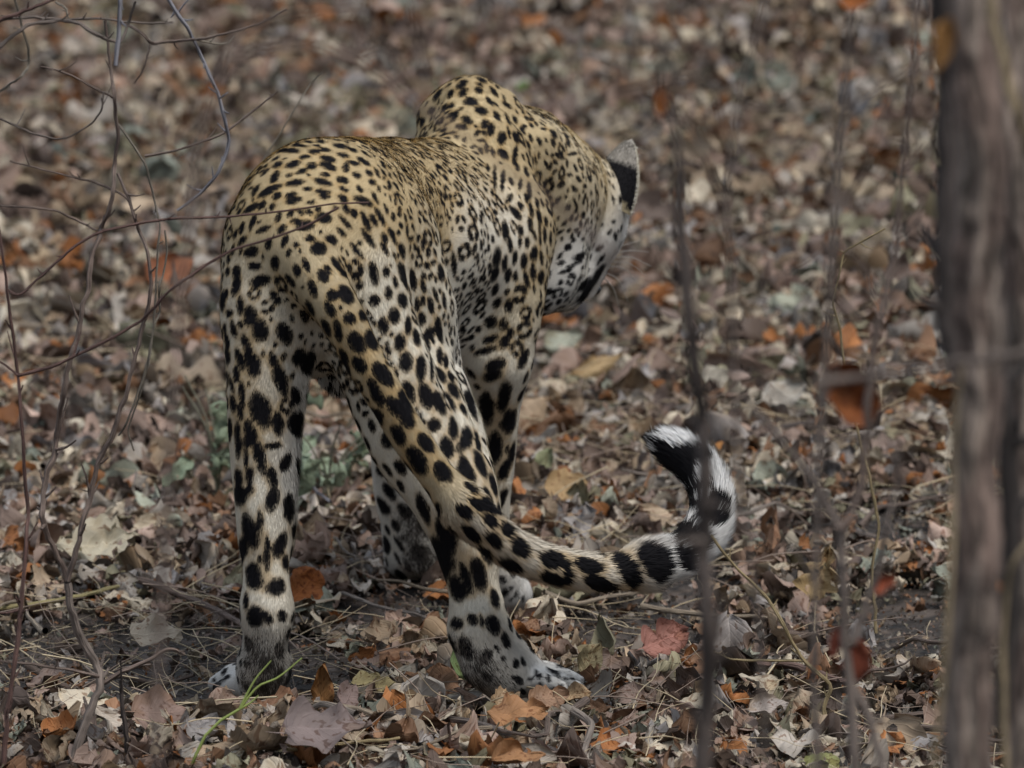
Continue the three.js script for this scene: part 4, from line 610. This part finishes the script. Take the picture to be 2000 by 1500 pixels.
const LAND = [[505, 1350, 'the far hind paw'], [1060, 1345, 'the near hind paw'], [1000, 1200, 'the near forepaw'], [810, 1120, 'the far forepaw'], [300, 1165, 'the slanting fallen branch'], [140, 1450, 'the forked bare shrub'], [1378, 1450, 'the dark sapling'], [1560, 1300, 'the leaning straw twig'], [1665, 1450, 'the forked russet leaved shrub'], [1880, 1350, 'the tree trunk'], [740, 1270, 'the thin branch between the hind paws'], [950, 1440, 'the grey weathered branch'], [1250, 1200, 'the ground under the tail'], [1110, 950, 'the square tan leaf'], [1395, 770, 'the pale cream folded leaf'], [425, 970, 'the wilted herb'], [190, 1080, 'the large pale crumpled leaf'], [1700, 950, 'the bent straw stalk'], [1530, 800, 'the pale ribbed leaf'], [650, 1440, 'the large mauve grey leaf']].map(([x, y, t]) => [onGround(x, y), t]);
const nearest = (p) => LAND.reduce((a, l) => { const d = Math.hypot(l[0].x - p.x, (l[0].z - p.z) * 0.6); return d < a[0] ? [d, l[1]] : a; }, [9, ''])[1];
// -- the leaves that show largest, each an object of its own --
const bigMats = LEAFCOLORS.map((c) => [0, 1, 2].map((k) => { const m = leafMats[(k + c[0]) % 4].clone(), t = 0.85 + 0.18 * k; m.color.setRGB(c[1] * t, c[2] * t, c[3] * t); return m; }));
{
  const r = rng(611), q = V(), shapes = []; const look = []; for (let i = 0; i < 24; i++) { const ac = lerp(-1, 3.2, r()); look.push(i % 4 === 3 ? 'torn' : Math.abs(ac) < 0.7 ? 'flattish' : ac > 2 ? 'tightly curled' : 'cupped'); shapes.push(leafGeometry(100 + i, { nu: 14, nv: 8, across: ac, along: lerp(-1, 2.2, r()), crumple: lerp(0.07, 0.2, r()), torn: i % 4 === 3 ? 0.28 : 0.13 })); }
  for (let n = 0; n < 255;) {
    const px = r() * 2000, py = 800 + 700 * Math.sqrt(r()), p = onGround(px, py); if (r() < bareAt(p.x, p.z)) continue;
    p.y = groundH(p.x, p.z) + 0.012 + 0.03 * r() * nearPaw(p.x, p.z); if (depthAt(q.copy(p)) < 0.03) continue;
    const i = LEAFCOLORS.indexOf(pickLeaf(r)), c = LEAFCOLORS[i], k = Math.floor(r() * 24), m = new THREE.Mesh(shapes[k], bigMats[i][Math.floor(r() * 3)]); m.name = numbered('fallen_leaf');
    const by = nearest(p); m.userData = { label: `${look[k]} ${c[4]} dead leaf on the litter near ${by}`, category: 'leaf', group: `${look[k]} ${c[4]} leaves near ${by}` };
    placeLeaf(m, p, 0.048 + 0.05 * r() * r(), r() * 6.28, gauss(r) * 0.45 + (r() < 0.5 ? Math.PI : 0), gauss(r) * 0.4, 0.85 + 0.3 * r()); m.castShadow = m.receiveShadow = true; scene.add(m); n++;
  }
}
// -- leaves that the photograph singles out: pixel, height above the earth, length, turn, tilt, pitch, colour, shape --
let heroSeed = 200;
function hero(px, py, h, lenPx, turn, tilt, pitch, rgb, label, opt = {}) {
  const base = onGround(px, py + (opt.down ?? lenPx * 0.35)), z = base.z + (h > 0.01 ? 0.07 : 0.03), c = at(px, py, z), m = new THREE.Mesh(leafGeometry(heroSeed++, { nu: 16, nv: 10, crumple: 0.06, torn: 0.08, shape: 0, across: 0.6, along: 0.4, ...opt }), leafOf(...rgb, heroSeed % 4));
  m.name = numbered('fallen_leaf'); m.userData = { label, category: 'leaf' }; placeLeaf(m, c, lenPx * mpp(z), turn, tilt, pitch, opt.wide ?? 1); m.castShadow = m.receiveShadow = true; scene.add(m);
}
hero(594, 1144, 0.02, 84, 0.3, 1.3, 0.9, [0.33, 0.115, 0.035], 'bright orange dead leaf standing upright beside the left hind leg', { shape: 2, wide: 1.1 });
hero(305, 1238, 0.02, 100, 0.1, 0.55, 0.05, [0.48, 0.41, 0.32], 'pale cream broad leaf lying in front of the fallen branch', { shape: 4, wide: 1.1 });
hero(900, 1300, 0.05, 72, 0.1, 1.35, -1.15, [0.3, 0.42, 0.19], 'fresh green leaf standing at the heel of the near hind paw', { shape: 0, torn: 0.02, wide: 0.85 });
hero(630, 1348, 0.05, 108, 0.1, 1.4, 1.5, [0.3, 0.15, 0.055], 'narrow curled brown leaf hanging upright in front of the litter', { shape: 1, across: 2.4, wide: 0.9 });
hero(1155, 1288, 0.03, 76, 0.2, 1.25, 1.1, [0.5, 0.42, 0.25], 'yellowish tan leaf propped upright behind the near hind paw', { shape: 0, across: 1.1 });
hero(715, 1330, 0.02, 60, 0.2, 0.6, 0.1, [0.42, 0.36, 0.19], 'yellow olive leaf, one of two, lying between the hind paws', { shape: 0, across: 1.6 });
hero(755, 1340, 0.02, 50, -0.5, 0.6, 0.1, [0.42, 0.35, 0.18], 'small yellow olive leaf touching another between the hind paws', { shape: 0, across: 1.6 });
hero(312, 1392, 0.02, 105, 0.2, 0.65, 0.05, [0.27, 0.19, 0.16], 'broad pinkish brown leaf lying flat below the far hind paw', { shape: 4, wide: 1.1 });
hero(640, 1425, 0.02, 170, 0.15, 0.5, 0.03, [0.2, 0.16, 0.155], 'large mauve grey leaf with pale veins lying flat', { shape: 4, wide: 0.9 });
hero(680, 1360, 0.03, 80, 1.2, 0.7, 0.4, [0.22, 0.165, 0.155], 'mauve grey leaf tilted up behind the large mauve leaf', { shape: 0 });
hero(1010, 1392, 0.02, 120, 0.1, 0.5, 0.05, [0.36, 0.19, 0.09], 'crumpled orange brown leaf just below the near hind paw', { shape: 3, crumple: 0.14 });
hero(1010, 1482, 0.02, 110, 0.1, 0.5, 0.05, [0.34, 0.18, 0.085], 'long curled orange brown leaf at the front of the litter', { shape: 1, across: 1.8, wide: 1.3 });
hero(1300, 1252, 0.03, 100, 0.4, 0.9, 0.3, [0.33, 0.155, 0.125], 'reddish pink torn leaf below the tail beside the sapling', { shape: 4, torn: 0.2 });
hero(1105, 950, 0.02, 82, 0.05, 0.9, 0.1, [0.42, 0.29, 0.15], 'square tan leaf propped on the litter beyond the tail', { shape: 2 });
hero(1058, 905, 0.03, 70, 0.3, 1.3, 0.9, [0.29, 0.31, 0.18], 'yellow green pointed leaf standing beyond the near foreleg', { shape: 0 });
hero(1500, 1382, 0.02, 85, 0.3, 0.6, 0.1, [0.46, 0.41, 0.38], 'pale grey pink curled leaf beside the leaning straw twig', { shape: 0, across: 1.2 });
hero(1605, 1492, 0.01, 70, 0.2, 0.6, 0.05, [0.24, 0.25, 0.1], 'round olive green leaf at the front of the litter', { shape: 2 });
hero(190, 1062, 0.03, 160, 0.2, 0.5, 0.05, [0.48, 0.44, 0.34], 'large pale crumpled leaf behind the fallen branch', { shape: 3, crumple: 0.18, torn: 0.24 });
hero(1395, 742, 0.03, 80, 0.5, 0.9, -0.3, [0.5, 0.47, 0.4], 'pale cream folded leaf beside the sapling stem', { shape: 0, across: 1.4 });
hero(1165, 716, 0.02, 110, 0.35, 0.8, 0.3, [0.45, 0.33, 0.18], 'long straw coloured leaf beyond the near foreleg', { shape: 1, wide: 0.6 });
hero(1602, 1120, 0.05, 110, 0.2, 1.2, 1.2, [0.43, 0.31, 0.16], 'lacy golden brown skeleton leaf standing by the forked shrub', { shape: 3, crumple: 0.2, torn: 0.32 });
hero(1530, 770, 0.03, 95, 0.3, 1.0, 0.4, [0.46, 0.43, 0.38], 'pale ribbed leaf standing behind the sapling', { shape: 0 });
hero(335, 530, 0.02, 95, 0.2, 1.0, 0.4, [0.34, 0.13, 0.06], 'orange leaf lying far behind the leopard rump', { shape: 4 });
hero(1100, 665, 0.02, 80, 0.4, 0.9, 0.2, [0.36, 0.38, 0.31], 'pale grey green leaf below the leopard chin', { shape: 0 });
hero(1418, 885, 0.03, 60, 0.4, 1.0, -0.4, [0.42, 0.19, 0.055], 'small orange leaf just behind the tail tip', { shape: 0 });
hero(848, 185, 0.05, 34, 0.3, 1.2, 1.2, [0.16, 0.3, 0.09], 'small green leaf behind the leopard shoulder on its rump side', { shape: 0 });
hero(1020, 172, 0.05, 36, 0.3, 1.2, 1.0, [0.16, 0.3, 0.09], 'small green leaf behind the leopard shoulder on its neck side', { shape: 0 });
hero(1072, 1366, 0.02, 85, 0.4, 0.7, 0.1, [0.33, 0.21, 0.14], 'crumpled pinkish tan leaf lapping over the toes of the near hind paw', { shape: 3, crumple: 0.16, down: 6 });
hero(1130, 1358, 0.02, 62, -0.4, 0.8, 0.2, [0.4, 0.29, 0.18], 'small tan leaf tipped up against the toe tips of the near hind paw', { shape: 0, across: 1.5, down: 6 });
hero(440, 1372, 0.02, 70, 0.6, 0.8, 0.1, [0.3, 0.22, 0.18], 'brown leaf half covering the toes of the far hind paw', { shape: 4, crumple: 0.14, down: 6 });
hero(545, 1378, 0.02, 95, 0.2, 0.6, 0.1, [0.27, 0.15, 0.09], 'red brown crumpled leaf under the heel of the far hind paw', { shape: 3, crumple: 0.16, down: 6 });
hero(985, 1366, 0.02, 70, 0.9, 0.9, 0.2, [0.42, 0.31, 0.2], 'pale tan crumpled leaf pressed under the heel of the near hind paw', { shape: 3, crumple: 0.18, down: 6 });
// -- fallen branches --
function fallen(label, m, xy, r0, r1, lift = 0.02) { const s = thing('fallen_branch', label, 'branch', undefined), p = []; for (let i = 0; i < xy.length; i += 2) { const g = onGround(xy[i], xy[i + 1] + 6); g.y = groundH(g.x, g.z) + lift; p.push(g); } const k = mpp(p[0].z); part('branch', limb(p, [r0 * k, r1 * k]), m, s); }
fallen('brown fallen branch lying slanting in front of the far hind leg', wood(0.2, 0.145, 0.12), [-40, 1078, 60, 1100, 120, 1112, 200, 1130, 300, 1160, 400, 1200, 480, 1240], 8, 6, 0.035);
fallen('grey fallen branch lying in the litter behind the pale crumpled leaf', wood(0.24, 0.22, 0.21), [80, 1025, 170, 1012, 260, 985, 340, 962], 8, 5, 0.03);
fallen('reddish fallen branch lying under the leaning straw twig', wood(0.2, 0.13, 0.11), [1450, 1300, 1520, 1300, 1580, 1315, 1660, 1340], 9, 7, 0.03);
fallen('thin grey fallen branch crossing between the hind paws', wood(0.25, 0.22, 0.2), [670, 1190, 740, 1218, 820, 1240, 892, 1262], 4, 3, 0.05);
fallen('grey weathered fallen branch at the front of the litter', wood(0.2, 0.17, 0.16), [850, 1416, 920, 1424, 1000, 1442, 1090, 1488], 7, 5, 0.035);
fallen('pale straw coloured fallen stem at the front of the litter', STRAW, [560, 1498, 640, 1484, 720, 1474, 780, 1468], 4, 3, 0.04);
fallen('pale blue grey fallen twig seen between the hind legs', BLUE, [578, 958, 610, 985, 645, 1010], 4, 3, 0.05);
fallen('yellow straw fallen stem beside the forked shrub base', wood(0.5, 0.44, 0.22), [-20, 1198, 70, 1192, 150, 1183, 230, 1160], 5, 4, 0.03);
fallen('dark fallen branch far behind the sapling', wood(0.1, 0.08, 0.075), [1460, 860, 1560, 842, 1650, 838], 7, 6, 0.03);
// -- small dead twigs dropped on the leaves --
{
  const r = rng(818), kinds = []; for (let k = 0; k < 6; k++) kinds.push(limb([V(-0.5, 0, 0), V(-0.22, 0.02 * k, 0.04 * (k % 3)), V(0.05, 0.03, 0.03), V(0.28, 0.02, -0.05 + 0.03 * k), V(0.5, 0.05, -0.02)], [0.02, 0.016, 0.009]));
  const mats = [wood(0.27, 0.23, 0.2), wood(0.36, 0.3, 0.23), wood(0.16, 0.12, 0.1)], word = ['grey', 'straw brown', 'dark brown'];
  for (let n = 0; n < 46;) {
    const p = onGround(r() * 2000, 640 + 860 * r()), k = Math.floor(r() * 3); p.y = groundH(p.x, p.z) + 0.03 + 0.02 * r(); if (depthAt(p) < 0.05) continue;
    const m = new THREE.Mesh(kinds[Math.floor(r() * 6)], mats[k]), by = nearest(p); m.name = numbered('fallen_twig'); m.userData = { label: `thin ${word[k]} dead twig lying on the litter near ${by}`, category: 'twig', group: `${word[k]} twigs near ${by}` };
    m.position.copy(p); m.rotation.set(r() * 6.28, r() * 6.28, gauss(r) * 0.12, 'YZX'); m.scale.setScalar(0.08 + 0.16 * r()); m.castShadow = m.receiveShadow = true; scene.add(m); n++;
  }
}
renderer.render(scene, camera);
